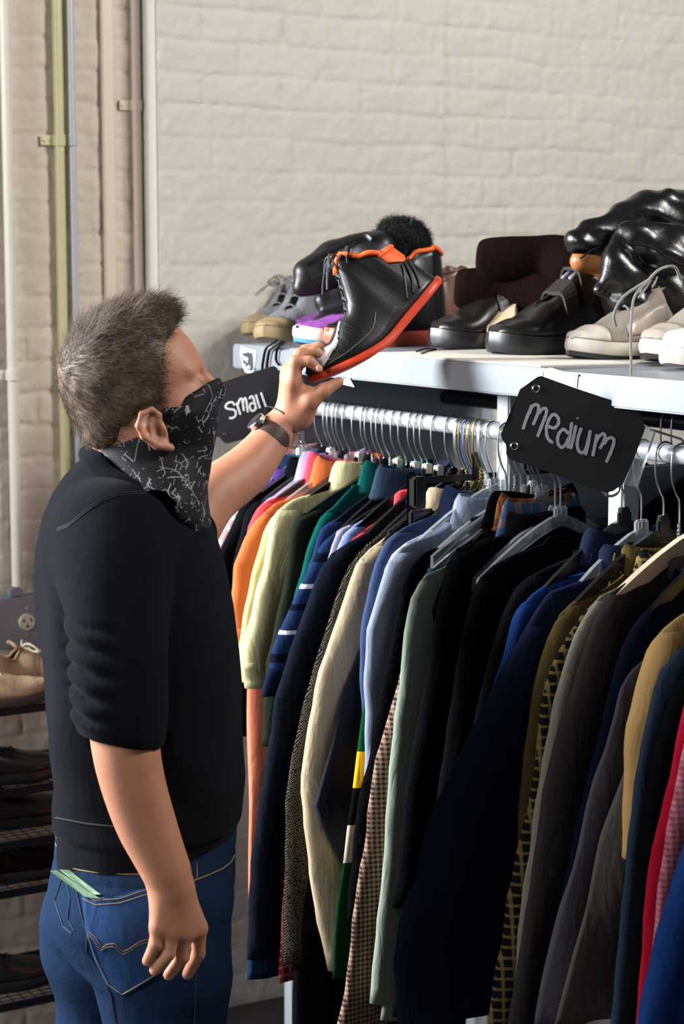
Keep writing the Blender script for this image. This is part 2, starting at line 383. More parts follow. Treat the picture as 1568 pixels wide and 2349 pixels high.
# ------------------------------------------------------------------ hangers and clothes on the rack
VO = [0.]
def garment_frame(s):
    M = Matrix([[RV[0], -RU[0], 0, R0[0]+RU[0]*s+RV[0]*VO[0]], [RV[1], -RU[1], 0, R0[1]+RU[1]*s+RV[1]*VO[0]], [0, 0, 1, R0[2]], [0, 0, 0, 1]]); return M
def hanger(s, kind, label, dx=0., tilt=0., top=-.102, half=.205, drop=.085, cat='hanger', name='clothes_hanger', group=None):
    """local x out of the rack, z up, origin on the rod axis"""
    t = bpy.data.objects.new(name, None); LINK(t); t.empty_display_size = .05
    t.matrix_world = garment_frame(s) @ Matrix.Rotation(tilt, 4, 'Z')
    setp(t, label, cat, group or 'hangers on the front rail')
    hk = MB(); r = .0178; pts = []
    for a in np.linspace(-35, 180, 12): pts.append((dx-r*math.cos(math.radians(a))*-1, 0, r*math.sin(math.radians(a))))
    pts = [(dx+r*math.cos(math.radians(a))*-1, 0, r*math.sin(math.radians(a))) for a in np.linspace(180+30, -0, 13)]
    # opening faces the back, stem comes down the open side and swings in to the neck
    pts = [(-x, y, z) for x, y, z in pts][::1]
    pts = [(r*math.cos(math.radians(a)), 0, r*math.sin(math.radians(a))) for a in np.linspace(205, 0, 13)]
    pts += [(r+.001, 0, -.018), (r-.001, 0, -.040), (.008, 0, -.062), (.001, 0, -.076), (0, 0, top+.004)]
    col = wire
    if kind == 'brass': col = brasswire
    if kind == 'bluewire': col = simple('blue_coated_wire', '1f3f93', .4, 0, .1)
    hk.tube(spline(pts, 3), .0017, 8); hk.build('hook', col, t, True)
    H_, D_ = half, drop
    arm = lambda k: [(k*x*H_, 0, top-.006-D_*(x**1.35)) for x in (0, .12, .3, .5, .7, .88, 1)]
    if kind in ('black', 'clear', 'white', 'wood'):
        mt = {'black': blackplastic, 'clear': clear_plastic(), 'white': whitepl, 'wood': simple('pale_wood', 'cbb79c', .4, 0, .15, 30)}[kind]
        b = MB(); hh = .011 if kind != 'wood' else .014
        L = arm(-1)[::-1]+arm(1)[1:]
        rings = []
        for (x, y, z) in L:
            w = .0048 if kind != 'wood' else .007
            rings.append([(x, -w, z-hh), (x, w, z-hh), (x, w*.9, z+hh*.9), (x, -w*.9, z+hh*.9)])
        b.rings(rings); b.box((0, 0, top+.004), (.026, .011, .026), None, .003)
        b.build('shoulder_bar', mt, t, False)
        if kind == 'black':
            c = MB(); c.box((.001, 0, top+.013), (.017, .013, .020), None, .002); c.build('size_tag', whitepl if random.random() < .2 else blackplastic, t)
    else:
        b = MB(); z0 = top-.006
        b.tube([(0, 0, top+.01), (-.01, 0, z0), (-H_*.5, 0, z0-D_*.42), (-H_, 0, z0-D_), (-H_+.004, 0, z0-D_-.006), (H_-.004, 0, z0-D_-.006), (H_, 0, z0-D_), (H_*.5, 0, z0-D_*.42), (.01, 0, z0), (0, 0, top+.01)], .0015, 7)
        b.build('shoulder_bar', col, t, True)
        tw = MB()
        for ph in (0, math.pi):
            tw.tube([(.0026*math.cos(ph+k*1.05), .0026*math.sin(ph+k*1.05), top+.03-k*.0021) for k in range(20)], .0016, 6)
        tw.build('twisted_neck', col, t, True)
    return t
def seln(z, a, b): return min(1, max(0, (z-a)/(b-a)))
GI = [0]
def garment(name, label, cat, s, px, m, hem=None, th=.014, sw=.058, cuff=None, collar='shirt', colm=None, neck=.075, ztop=None,
            group='shirts and jackets on the front rail', hang='black', sleeve=True, bodyin=.026, cuffm=None, buttons=0, bodyw=None, hlabel=None, tilt=0., folds=.0045):
    """px: picture columns/rows of the edge that faces out of the rack, from beside the collar down to the hem;
    cuff: how far down (m below the rod) the sleeve ends"""
    GI[0] += 1; gi = GI[0]
    t = bpy.data.objects.new(name, None); LINK(t); t.matrix_world = garment_frame(s) @ Matrix.Rotation(tilt, 4, 'Z'); t.empty_display_size = .05
    setp(t, label, cat, group)
    pts = [rk_px(x, y, s) for x, y in px]; pts = [(v, z-R0[2]) for v, z in pts]
    # keep z falling, smooth it
    cl = [pts[0]]
    for p in pts[1:]:
        if p[1] < cl[-1][1]-.004: cl.append(p)
    zs = np.array([p[1] for p in cl]); vs = np.array([p[0] for p in cl])
    if hem is None: hem = zs[-1]
    edge = lambda z: float(np.interp(-z, -zs, vs)) if z > zs[-1] else float(vs[-1]+(0.0)*(zs[-1]-z))
    ztp = zs[0] if ztop is None else ztop
    # shoulder point: where the edge turns down
    ks = np.linspace(zs[0], max(zs[0]-.16, zs[-1]), 60)
    sl = [(edge(z-.006)-edge(z))/.006 for z in ks]; zsh = ks[0]
    for z, q in zip(ks, sl):
        if q > .75: zsh = z
    sign_ph = gi*1.7
    def fold(x, z, lo=1.):
        return folds*lo*(math.sin(x*55+sign_ph+z*4)+.6*math.sin(x*97+z*9+gi)+.5*math.sin(z*23+gi*2+x*20))
    # body: horizontal slices
    nz = 34; n = 28; rings = []
    zz = [zs[0]+.004-(zs[0]-hem+.004)*(i/(nz-1))**1.25 for i in range(nz)]
    for i, z in enumerate(zz):
        e = edge(z); drop_ = seln(zsh-z, 0, .10); inner = bodyin*drop_ if sleeve else 0
        xl = e-inner; xr = min(e, .245)-(bodyin*drop_*.6) if e > .1 else e
        if bodyw is not None and z < zsh: xl = min(xl, bodyw)
        xl = max(xl, .045); xr = max(xr, .045)
        tk = th*(.35+.65*seln(zz[0]-z, 0, .09)); ring = []
        for k in range(n):
            a = 2*math.pi*k/n; cx_, sy = math.cos(a), math.sin(a)
            x = (xl if cx_ > 0 else xr)*math.copysign(abs(cx_)**.85, cx_); y = tk*math.copysign(abs(sy)**.8, sy)
            ring.append((x, y+fold(x, z, seln(zz[0]-z, .05, .3)), z+(.006*math.sin(x*14+gi) if i == nz-1 else 0)))
        rings.append(ring)
    b = MB(); b.rings(rings); b.build('body', m, t, 'all')
    if sleeve:
        ze = cuff if cuff is not None else max(hem, zsh-.60)
        for side in (1, -1):
            q = MB(); rr = []; N = 26
            for i in range(N):
                z = zsh+.012-(zsh+.012-ze)*(i/(N-1)); f = i/(N-1)
                e = edge(z) if side > 0 else min(edge(z), .262)
                hw = (sw*(1-.30*f))/2*(.55+.45*seln(f, 0, .06)); hy = max(.008, th*1.02*(1-.15*f))*(.6+.4*seln(f, 0, .08))
                dzl = .5*(edge(z-.01)-edge(z+.01))/.01 if side > 0 else 0; cxm = e-hw
                # wrinkles down the sleeve
                wob = .0022*math.sin(z*70+gi*3+side)*seln(f, .12, .3)
                ring = []
                for k in range(16):
                    a = 2*math.pi*k/16; x = cxm+(hw+wob*(.5 if math.cos(a) > 0 else 1))*math.copysign(abs(math.cos(a))**.9, math.cos(a)); y = hy*math.sin(a)
                    ring.append((side*x, y+fold(x, z, .45)+.002*side, z))
                rr.append(ring)
            q.rings(rr); so = q.build('sleeve', m, t, 'all')
            if cuffm is not None:
                c = MB(); cr = []
                for j in range(5):
                    z = ze+.052-.052*j/4; base = rr[-1]; f = 1.06+.04*math.sin(j)
                    mx = sum(p[0] for p in base)/16; my = sum(p[1] for p in base)/16
                    z_e = edge(z) if side > 0 else min(edge(z), .262); off = side*(z_e)-side*edge(ze) if side > 0 else 0
                    cr.append([(mx+off+(p[0]-mx)*f, my+(p[1]-my)*f, z-.004) for p in base])
                c.rings(cr, True); c.build('cuff', cuffm, so, 'all')
            if buttons and side > 0:
                for j in range(buttons):
                    c = MB(); z = ze+.03+.028*j; x = edge(z)-sw*.38; c.tube([(x, -th*.95, z), (x, -th*.95-.007, z)], .007, 14); 
                    c.build('button', rubber, so, True)
    zc = zs[0]; cm_ = colm or m
    if collar == 'shirt':
        q = MB(); prof = [(.80, .75, -.012), (.84, .8, .016), (.90, .9, .034), (1.0, 1.0, .036), (1.10, 1.25, .024), (1.26, 1.5, -.010), (1.30, 1.55, -.018), (1.18, 1.35, -.012), (1.0, 1.05, .012), (.9, .8, .018)]
        rr = []
        for fx, fy, dz in prof:
            ring = []
            for k in range(28):
                a = 2*math.pi*k/28; x = neck*fx*math.cos(a); y = (th*1.0+.006)*fy*math.sin(a)
                tip = .014*math.exp(-((k-23)/2.2)**2)*(1 if dz < .02 and fx > 1.05 else 0)
                ring.append((x, y, zc+dz-tip+.012*math.cos(a)**2*(1 if dz > .02 else .3)+.003*math.sin(3*a+gi)))
            rr.append(ring)
        q.rings(rr, False); q.build('collar', cm_, t, 'all')
    elif collar in ('round', 'jacket'):
        h = .018 if collar == 'round' else .034
        q = MB(); rr = []
        for fx, fy, dz in [(.86, .7, -.01), (.9, .85, h*.6), (.97, 1., h), (1.08, 1.25, h*.7), (1.12, 1.35, -.012), (1.0, 1.1, -.016)]:
            rr.append([(neck*fx*math.cos(2*math.pi*k/24), (th+.005)*fy*math.sin(2*math.pi*k/24), zc+dz+.004*math.sin(4*math.pi*k/24+gi)) for k in range(24)])
        q.rings(rr, False); q.build('collar', cm_, t, 'all')
        if collar == 'jacket':       # lapels folded down the front
            for sx in (1, -1):
                q = MB(); V = []
                A = [(sx*neck*1.05, zc+.02), (sx*neck*.35, zc-.02), (sx*.012, zc-.24), (sx*.055, zc-.16), (sx*.085, zc-.075), (sx*.07, zc-.06), (sx*.092, zc-.045)]
                y = -(th+.003)
                q.prism([(x, z) for x, z in A], 0, .004, np.array([[1, 0, 0], [0, 0, -1], [0, 1, 0]]), (0, y, 0)); q.build('lapel', cm_, t)
    if hang:
        hh = {'black': 'black plastic hanger', 'clear': 'clear plastic hanger', 'white': 'white plastic hanger', 'wire': 'plain wire hanger', 'brass': 'brass-coloured wire hanger', 'bluewire': 'blue coated wire hanger', 'wood': 'pale wooden hanger'}[hang]
        what = ' '.join((hlabel or label.split(',')[0].split(' with ')[0].split(' hanging')[0]).split()[:10])
        hanger(s, hang, ('%s carrying the %s' % (hh, what))[:120], top=min(-.100, zc+.055) if zc > -.2 else -.102, drop=max(.05, min(-.1, zc+.055)-(zsh)+.002) if True else .08, tilt=tilt, half=min(.2, edge(zsh)-.012))
    return t
_f = fabric
F = dict(
 whiteplaid=_f('white_red_plaid', 'cfccd0', pat='plaid', col2='b5302a'), purple=_f('purple_cotton', '54408a'), polo=_f('slate_blue_polo', '4a6a96'),
 blk=_f('black_wool', '0e0f12'), blk2=_f('black_jersey', '101114'), darkred=_f('dark_red_cotton', '8c1826'), orange=_f('orange_cotton', 'c8693c', var=.08),
 coral=_f('coral_cotton', 'd4785c', var=.08), yel=_f('pale_yellow_pique', 'c2b98c', var=.08), yel1=_f('yellow_cotton', 'bab07a', var=.08), olive=_f('dark_olive_wool', '1d2119'),
 teal=_f('teal_knit', '0c4844', bump=.5), bknit=_f('blue_knit', '212f57', bump=.5), grey=_f('light_grey_jersey', '8d8a96'), lav=_f('lavender_cotton', '7d8cc0'),
 navy=_f('navy_wool', '10141d'), navy2=_f('navy_twill', '141c2f'), tan=_f('tan_cotton', 'b09d80', var=.08), khaki=_f('khaki_cotton', 'a08c50', var=.08),
 char=_f('charcoal_cotton', '25282f'), chamb=_f('blue_chambray', '32405f', pat='denim', col2='4d5d80'), ltblue=_f('light_blue_oxford', '828a9c'),
 fuzzy=_f('black_fleece', '060607', bump=1., weave=300, fz=2), sage=_f('sage_cotton', '848f80'), dteal=_f('dark_teal_cotton', '2c4a5e'),
 blk3=_f('black_suiting', '07080a', bump=.1), royal=_f('royal_blue_cotton', '1a3468'), suit=_f('navy_suiting', '181f31', bump=.12, weave=1400), obr=_f('olive_brown_fleece', '4a3d22', bump=.8, weave=400),
 og=_f('olive_grey_cotton', '7c786a'), brg=_f('brown_grey_suiting', '2e2a28', bump=.15), blknavy=_f('midnight_navy_cloth', '0a0f1c'), mauve=_f('mauve_grey_twill', '4f4a50'), taupe=_f('taupe_twill', '5d564f'),
 camel=_f('camel_suede', 'c39c63', var=.06), red=_f('crimson_cotton', 'a3152b'), pink=_f('dusty_pink_cotton', 'b5747e', pat='check', col2='8f4655'), pinkp=_f('pink_cotton', 'd678a8'), coralr=_f('coral_red_cotton', 'd5484e'), lila=_f('lilac_cotton', 'a5a3d2'),
 steel=_f('steel_blue_wool', '2b3646'), bplaid=_f('blue_brown_plaid', '46607f', pat='plaid', col2='9a7d74'), oplaid=_f('orange_brown_plaid', 'a8683a', pat='plaid', col2='2a1a14'), white=_f('white_cotton', 'c9c7d2'),
 gold=_f('mustard_cotton', 'd99a1e'),
 tweed=_f('black_herringbone_tweed', '0c0b0b', pat='herring', col2='6f6553'), hound=_f('brown_small_check', '9c7f6c', pat='check', col2='3a2626'),
 tartan=_f('dark_tartan', '15161a', pat='tartan', col2='806a3c'), redcheck=_f('red_pinhead_check', '8f1a22', pat='tartan', col2='cf8d86'), denim=_f('denim_blue', '101d33', pat='denim', col2='1f3657'))
def zat(x, y, s): return rk_px(x, y, s)[1]-R0[2]
# seen from the far end to the near one
garment('plaid_shirt', 'white shirt with red windowpane plaid, farthest garment at the small sign', 'shirt', .78, [(696, 1066), (660, 1098), (600, 1110), (560, 1135), (530, 1180), (505, 1230), (478, 1300), (470, 1560)], F['whiteplaid'], cuff=-.62, hang='white')
garment('polo_shirt', 'slate blue polo shirt beside the white hangers', 'shirt', .72, [(690, 1080), (650, 1112), (610, 1130), (580, 1170), (560, 1250), (550, 1400)], F['polo'], cuff=-.45, hang='white')
garment('polo_shirt', 'purple polo shirt under the raised forearm', 'shirt', .70, [(640, 1090), (605, 1106), (590, 1120), (570, 1160), (560, 1250), (550, 1400)], F['purple'], cuff=-.45, collar='round', hang='clear')
garment('jacket', 'black wool jacket, first dark one behind the man', 'jacket', .635, [(690, 1100), (664, 1112), (623, 1119), (582, 1129), (562, 1148), (549, 1164), (537, 1195), (521, 1231), (502, 1266), (495, 1300), (480, 1700)], F['blk'], collar='shirt', cuff=-.6)
garment('sweater', 'black jersey sweater with a pale shoulder seam beside the black wool jacket', 'sweater', .60, [(723, 1095), (664, 1127), (623, 1138), (586, 1150), (566, 1170), (559, 1184), (553, 1217), (541, 1256), (533, 1299), (520, 1500)], F['blk2'], collar='round', cuff=-.45)
garment('shirt', 'lilac shirt whose collar shows among the clear hangers', 'shirt', .585, [(725, 1088), (690, 1112), (650, 1128), (605, 1150), (590, 1200), (580, 1400)], F['lila'], cuff=-.4, hang='clear')
garment('shirt', 'pink shirt with a stiff open collar', 'shirt', .565, [(752, 1088), (720, 1102), (683, 1118), (640, 1133), (607, 1150), (590, 1190), (575, 1400)], F['pinkp'], cuff=-.4, hang='clear')
garment('polo_shirt', 'coral red polo shirt between the pink and the orange one', 'shirt', .550, [(765, 1092), (731, 1112), (683, 1128), (643, 1137), (607, 1150), (586, 1172), (568, 1209), (560, 1260), (545, 1450)], F['coralr'], cuff=-.45, hang='black', colm=F['coralr'])
garment('long_sleeve_shirt', 'orange long-sleeved shirt beside the pale yellow polo', 'shirt', .525, [(770, 1100), (733, 1121), (684, 1133), (639, 1148), (613, 1168), (582, 1197), (558, 1240), (537, 1299), (528, 1380), (532, 1455), (545, 1530), (566, 1600), (568, 1800), (571, 1900), (570, 2100)], F['orange'], cuff=-.46, cuffm=F['orange'], hang='clear')
garment('trousers', 'coral trousers hanging low behind the yellow sleeve', 'trousers', .500, [(700, 1300), (640, 1330), (600, 1400), (575, 1480), (568, 1581), (568, 1700), (568, 1860), (567, 2000), (566, 2116)], F['coral'], sleeve=False, collar=None, th=.012, hang=None)
garment('polo_shirt', 'yellow cotton shirt half hidden by the pale yellow polo', 'shirt', .488, [(745, 1118), (700, 1135), (664, 1150), (636, 1172), (618, 1195), (604, 1225), (590, 1275), (574, 1325), (555, 1424), (543, 1501), (552, 1545)], F['yel1'], cuff=zat(552, 1560, .488), cuffm=F['yel1'], collar=None, hang='black')
garment('polo_shirt', 'pale yellow polo shirt with ribbed cuffs, sleeve lit by the window', 'shirt', .455, [(772, 1112), (735, 1126), (696, 1133), (664, 1148), (639, 1170), (623, 1193), (617, 1225), (602, 1299), (585, 1355), (566, 1443), (551, 1493), (549, 1531), (562, 1560)], F['yel'], cuff=zat(552, 1575, .455), cuffm=F['yel'], th=.018, sw=.085, hang='black')
garment('sweater', 'dark olive sweater between the pale yellow polo and the teal one', 'sweater', .398, [(775, 1150), (753, 1158), (725, 1164), (696, 1176), (676, 1188), (666, 1205), (662, 1235), (657, 1299), (643, 1367), (627, 1443), (610, 1520), (600, 1700)], F['olive'], collar='round', th=.017, cuff=-.62, sw=.075)
garment('sweater', 'teal knitted sweater with a rolled edge at the neck', 'sweater', .345, [(806, 1118), (786, 1137), (762, 1164), (739, 1180), (725, 1200), (704, 1254), (692, 1299), (675, 1367), (665, 1430), (650, 1600)], F['teal'], collar='shirt', th=.013, cuff=-.5)
garment('sweater', 'deep blue knitted sweater beside the teal one', 'sweater', .318, [(812, 1168), (798, 1178), (776, 1188), (751, 1200), (733, 1217), (725, 1241), (713, 1286), (708, 1294), (690, 1400), (670, 1600)], F['bknit'], collar='round', th=.010, cuff=-.5)
s_ = .285
garment('rugby_shirt', 'blue striped rugby shirt with thin white bands round the sleeve', 'shirt', s_, [(900, 1122), (860, 1145), (818, 1183), (768, 1221), (735, 1249), (717, 1286), (692, 1333), (670, 1382), (643, 1443), (624, 1497), (618, 1531), (604, 1573), (602, 1590)],
        _f('rugby_stripes', '1b2b4a', pat='stripes', col2=[(zat(680, 1350, s_), zat(680, 1340, s_), 'c9c6cf'), (zat(650, 1454, s_), zat(650, 1445, s_), 'c9c6cf'), (zat(660, 1400, s_), zat(660, 1386, s_), '0c1220'), (zat(700, 1290, s_), zat(700, 1270, s_), '0c1220'), (zat(620, 1520, s_), zat(620, 1500, s_), '0c1220')]),
        cuff=zat(604, 1592, s_), cuffm=F['navy2'], colm=F['steel'], sw=.07, neck=.08)
garment('sweater', 'thin light grey sweater next to the lavender one', 'sweater', .263, [(830, 1190), (798, 1205), (772, 1217), (760, 1241), (753, 1266), (735, 1330), (700, 1500)], F['grey'], collar=None, th=.008, cuff=-.5, hang='black')
garment('sweater', 'lavender blue sweater with a soft round neck', 'sweater', .243, [(905, 1150), (880, 1172), (850, 1185), (823, 1195), (784, 1229), (773, 1256), (750, 1320), (720, 1500)], F['lav'], collar='round', th=.009, cuff=-.5)
garment('polo_shirt', 'red knitted polo shirt showing only as a thin band at the neck', 'shirt', .232, [(920, 1149), (893, 1172), (865, 1195), (835, 1215), (800, 1240), (775, 1290), (740, 1420)], F['coralr'], collar='round', th=.006, cuff=-.4, hang=None)
garment('jacket', 'navy wool jacket, long dark sleeve left of the herringbone', 'jacket', .205, [(945, 1165), (918, 1183), (846, 1218), (784, 1252), (746, 1279), (723, 1333), (700, 1398), (673, 1467), (647, 1555), (631, 1589), (620, 1677), (612, 1717), (590, 1854), (573, 1984), (568, 2099), (566, 2150), (565, 2200)], F['navy'], collar='round', th=.020, sw=.10, cuff=zat(566, 2199, .205))
garment('jeans', 'dark denim jeans whose hem shows below the navy jacket', 'jeans', .235, [(720, 1500), (690, 1560), (640, 1700), (600, 1900), (580, 2100), (568, 2200), (565, 2254)], F['denim'], sleeve=False, collar=None, th=.014, hang=None)
garment('tweed_jacket', 'black and cream herringbone tweed jacket with two cuff buttons', 'jacket', .160, [(940, 1172), (914, 1191), (846, 1245), (811, 1279), (792, 1317), (765, 1386), (738, 1463), (715, 1532), (689, 1635), (665, 1755), (655, 1831), (653, 1984), (651, 2100), (650, 2210)], F['tweed'], collar='jacket', th=.017, sw=.12, cuff=zat(651, 2212, .16), buttons=2, hem=zat(651, 2200, .16))
garment('trousers', 'black trousers hanging lowest, below the red check hem', 'trousers', .145, [(800, 1600), (760, 1700), (710, 1900), (686, 2100), (676, 2250), (672, 2349), (670, 2420)], F['blk3'], sleeve=False, collar=None, th=.014, hang=None)
garment('shirt', 'red pinhead check shirt, hem peeking out below the herringbone jacket', 'shirt', .180, [(800, 1500), (760, 1560), (700, 1700), (660, 1900), (645, 2100), (638, 2200), (636, 2240), (640, 2252)], F['redcheck'], sleeve=False, collar=None, th=.010, hang=None)
garment('long_sleeve_shirt', 'tan heavy cotton shirt with a long pale sleeve', 'shirt', .125, [(960, 1180), (914, 1210), (846, 1260), (823, 1275), (804, 1329), (780, 1405), (757, 1467), (723, 1551), (708, 1635), (692, 1740), (687, 1812), (695, 1908), (710, 2023), (728, 2120), (745, 2200), (752, 2225)], F['tan'], th=.020, sw=.125, cuff=zat(752, 2226, .125), colm=F['tan'], folds=.005)
garment('jacket', 'charcoal cotton jacket with a pointed open front beside the tan sleeve', 'jacket', .100, [(960, 1200), (920, 1240), (890, 1290), (860, 1400), (820, 1500), (780, 1600), (758, 1700), (740, 1760), (718, 1850), (742, 1905), (765, 1950), (785, 1990), (800, 2010)], F['char'], sleeve=False, collar='round', th=.010, hang='black')
garment('denim_shirt', 'blue chambray work shirt with a turned collar', 'shirt', .070, [(1000, 1178), (960, 1195), (918, 1214), (880, 1245), (857, 1294), (849, 1325), (830, 1405), (823, 1482), (825, 1577), (828, 1640)], F['chamb'], th=.014, cuff=zat(826, 1640, .07), sw=.08, hang='brass')
s_ = .055
garment('rugby_shirt', 'green black and gold block-striped rugby shirt hanging low', 'shirt', s_, [(960, 1290), (920, 1350), (880, 1450), (845, 1560), (832, 1640), (823, 1726), (812, 1810), (798, 1896), (789, 1980), (775, 2099), (768, 2180), (764, 2254)],
        _f('block_stripes', '0b3c1f', pat='stripes', col2=[(zat(815, 1811, s_), zat(815, 1727, s_), 'd79a22'), (zat(800, 1896, s_), zat(800, 1811, s_), '08090a'), (zat(790, 1981, s_), zat(790, 1896, s_), 'b9ab93')]), sleeve=False, collar=None, th=.010, hang='wire', bodyw=None)
garment('shirt', 'light blue oxford shirt with a yoke seam on the shoulder', 'shirt', .030, [(1045, 1195), (991, 1225), (950, 1240), (918, 1256), (888, 1294), (872, 1348), (855, 1400), (842, 1443), (836, 1520), (834, 1577), (837, 1640), (838, 1800)], F['ltblue'], th=.017, cuff=zat(838, 1800, .03), sw=.085, hang='clear')
garment('tee_shirt', 'white shirt with a mustard neckband beside the blue chambray shirt', 'shirt', .050, [(1010, 1205), (970, 1225), (930, 1245), (900, 1270), (880, 1310), (860, 1400)], F['white'], th=.008, collar='round', colm=F['gold'], cuff=-.4, hang='wire')
garment('fleece_jacket', 'fuzzy black fleece jacket between the light blue shirt and the sage one', 'jacket', -.008, [(1090, 1228), (1040, 1244), (976, 1264), (945, 1294), (922, 1329), (907, 1405), (888, 1501), (869, 1597), (857, 1654), (848, 1736), (820, 1850), (805, 2000), (790, 2200), (770, 2349)], F['fuzzy'], th=.017, sw=.09, collar='jacket', hang='clear')
garment('shirt', 'brown small-check shirt with a long narrow sleeve', 'shirt', -.035, [(1080, 1290), (1010, 1330), (960, 1390), (930, 1480), (915, 1547), (892, 1635), (863, 1736), (844, 1854), (845, 1885), (836, 1946), (818, 2023), (806, 2099), (798, 2195), (790, 2264), (776, 2329), (768, 2360)], F['hound'], th=.016, sw=.11, cuff=zat(768, 2400, -.035), collar='round', hang='wire', folds=.005)
garment('shirt', 'dark teal shirt just behind the sage one', 'shirt', -.052, [(1060, 1250), (1029, 1264), (1000, 1290), (968, 1325), (955, 1380), (940, 1500)], F['dteal'], th=.008, cuff=-.4, hang='clear')
garment('shirt', 'sage green cotton shirt with a long wavy front edge', 'shirt', -.072, [(1060, 1285), (1022, 1298), (976, 1317), (945, 1359), (934, 1405), (922, 1463), (915, 1558), (903, 1640), (887, 1812), (879, 1919), (877, 1984), (865, 2099), (860, 2160), (856, 2183), (850, 2252), (838, 2349)], F['sage'], th=.018, sw=.10, cuff=zat(845, 2300, -.072), hang='clear', folds=.006)
garment('jacket', 'large black suit jacket hanging right under the medium sign', 'jacket', -.125, [(1240, 1212), (1174, 1225), (1120, 1233), (1065, 1244), (1040, 1262), (1029, 1289), (1014, 1343), (1000, 1405), (990, 1463), (976, 1558), (957, 1654), (932, 1793), (921, 1908), (906, 2023), (890, 2120), (870, 2349)], F['blk3'], th=.024, sw=.12, collar='jacket', hang=None)
garment('coat', 'long black coat between the black suit jacket and the blue shirt', 'coat', -.19, [(1280, 1235), (1220, 1255), (1160, 1280), (1110, 1310), (1080, 1360), (1060, 1450), (1030, 1650), (1000, 1850), (980, 2100), (960, 2349)], F['blk3'], th=.022, sw=.12, collar=None, hang=None)
garment('coat', 'matt black coat hanging just left of the blue shirt', 'coat', -.26, [(1360, 1265), (1300, 1285), (1230, 1310), (1180, 1345), (1150, 1410), (1120, 1520), (1080, 1700), (1040, 1900), (1000, 2349)], F['blk'], th=.022, sw=.12, collar=None, hang=None)
garment('shirt', 'bright royal blue shirt beside the navy suit jacket', 'shirt', -.335, [(1440, 1270), (1406, 1289), (1362, 1307), (1297, 1325), (1246, 1343), (1217, 1365), (1178, 1412), (1165, 1460), (1152, 1506), (1134, 1564), (1110, 1700)], F['royal'], th=.018, cuff=-.55, colm=F['suit'], hang='black')
garment('suit_jacket', 'navy suit jacket with one long smooth sleeve', 'jacket', -.378, [(1450, 1295), (1406, 1314), (1301, 1339), (1254, 1361), (1225, 1405), (1188, 1466), (1156, 1528), (1134, 1571), (1101, 1636), (1065, 1705), (1033, 1778), (990, 1862), (952, 2023), (921, 2080), (909, 2118), (898, 2206), (906, 2290), (913, 2360)], F['suit'], th=.022, sw=.16, collar='jacket', cuff=-1.05, hang='clear')
garment('fleece_jacket', 'olive brown fleece jacket with a fuzzy edge', 'jacket', -.432, [(1446, 1300), (1415, 1330), (1380, 1356), (1340, 1366), (1312, 1380), (1279, 1412), (1261, 1448), (1239, 1517), (1225, 1578), (1214, 1651), (1199, 1776), (1190, 1900), (1170, 2349)], F['obr'], th=.018, sw=.10, collar='jacket', hang='black')
garment('plaid_shirt', 'dark tartan shirt with thin mustard lines', 'shirt', -.470, [(1440, 1335), (1400, 1355), (1362, 1380), (1326, 1419), (1290, 1481), (1257, 1539), (1243, 1586), (1228, 1680), (1221, 1760), (1207, 1849), (1188, 1928), (1163, 2059), (1149, 2167), (1130, 2254), (1118, 2380)], F['tartan'], th=.015, sw=.09, cuff=-1.1, hang='wire')
garment('jacket', 'thin olive grey jacket with a pale edge', 'jacket', -.498, [(1450, 1335), (1420, 1345), (1380, 1362), (1344, 1401), (1312, 1462), (1290, 1524), (1268, 1607), (1250, 1705), (1239, 1778), (1228, 1830), (1213, 1957), (1195, 2080), (1175, 2349)], F['og'], th=.011, cuff=-.8, collar=None, hang=None)
garment('suit_jacket', 'brown-grey suit jacket on a pale wooden hanger', 'jacket', -.530, [(1560, 1300), (1500, 1312), (1453, 1325), (1399, 1358), (1373, 1394), (1348, 1455), (1326, 1524), (1308, 1589), (1286, 1651), (1268, 1723), (1254, 1778), (1244, 1830), (1230, 1939), (1214, 2030), (1201, 2102), (1188, 2175), (1176, 2265), (1157, 2360)], F['brg'], th=.018, sw=.11, cuff=-1.1, collar='round', hang='wood')
garment('coat', 'midnight navy coat behind the mauve grey trousers', 'coat', -.575, [(1640, 1330), (1568, 1360), (1500, 1385), (1450, 1430), (1420, 1500), (1395, 1600), (1370, 1700), (1330, 1850), (1290, 2050), (1250, 2349)], F['blknavy'], th=.018, sw=.10, collar='jacket', hang='black')
garment('trousers', 'mauve grey twill trousers, one leg creased at the knee', 'trousers', -.612, [(1530, 1490), (1475, 1513), (1442, 1542), (1420, 1582), (1406, 1644), (1384, 1723), (1362, 1778), (1341, 1849), (1312, 1976), (1283, 2084), (1261, 2204), (1230, 2360)], F['mauve'], sleeve=False, collar=None, th=.012, hang=None, folds=.006)
garment('trousers', 'taupe trousers just right of the mauve grey pair', 'trousers', -.640, [(1560, 1560), (1510, 1590), (1470, 1650), (1435, 1751), (1380, 1921), (1348, 2066), (1315, 2178), (1273, 2360)], F['taupe'], sleeve=False, collar=None, th=.012, hang=None, folds=.007)
garment('jacket', 'camel suede jacket at the right edge', 'jacket', -.665, [(1620, 1385), (1568, 1405), (1540, 1425), (1514, 1448), (1489, 1481), (1475, 1528), (1453, 1615), (1438, 1669), (1435, 1716), (1433, 1780), (1432, 1849), (1431, 1914), (1431, 1960)], F['camel'], th=.020, sw=.09, cuff=zat(1431, 1970, -.665), hang='black')
garment('jacket', 'black jacket with a steel blue edge right of the camel suede', 'jacket', -.695, [(1640, 1440), (1568, 1475), (1525, 1520), (1507, 1560), (1488, 1640), (1471, 1705), (1452, 1800), (1436, 1920), (1424, 2060), (1412, 2200), (1395, 2360)], F['steel'], th=.012, cuff=-.9, collar=None, hang=None)  # light on the edge of a dark jacket, put into the cloth colour
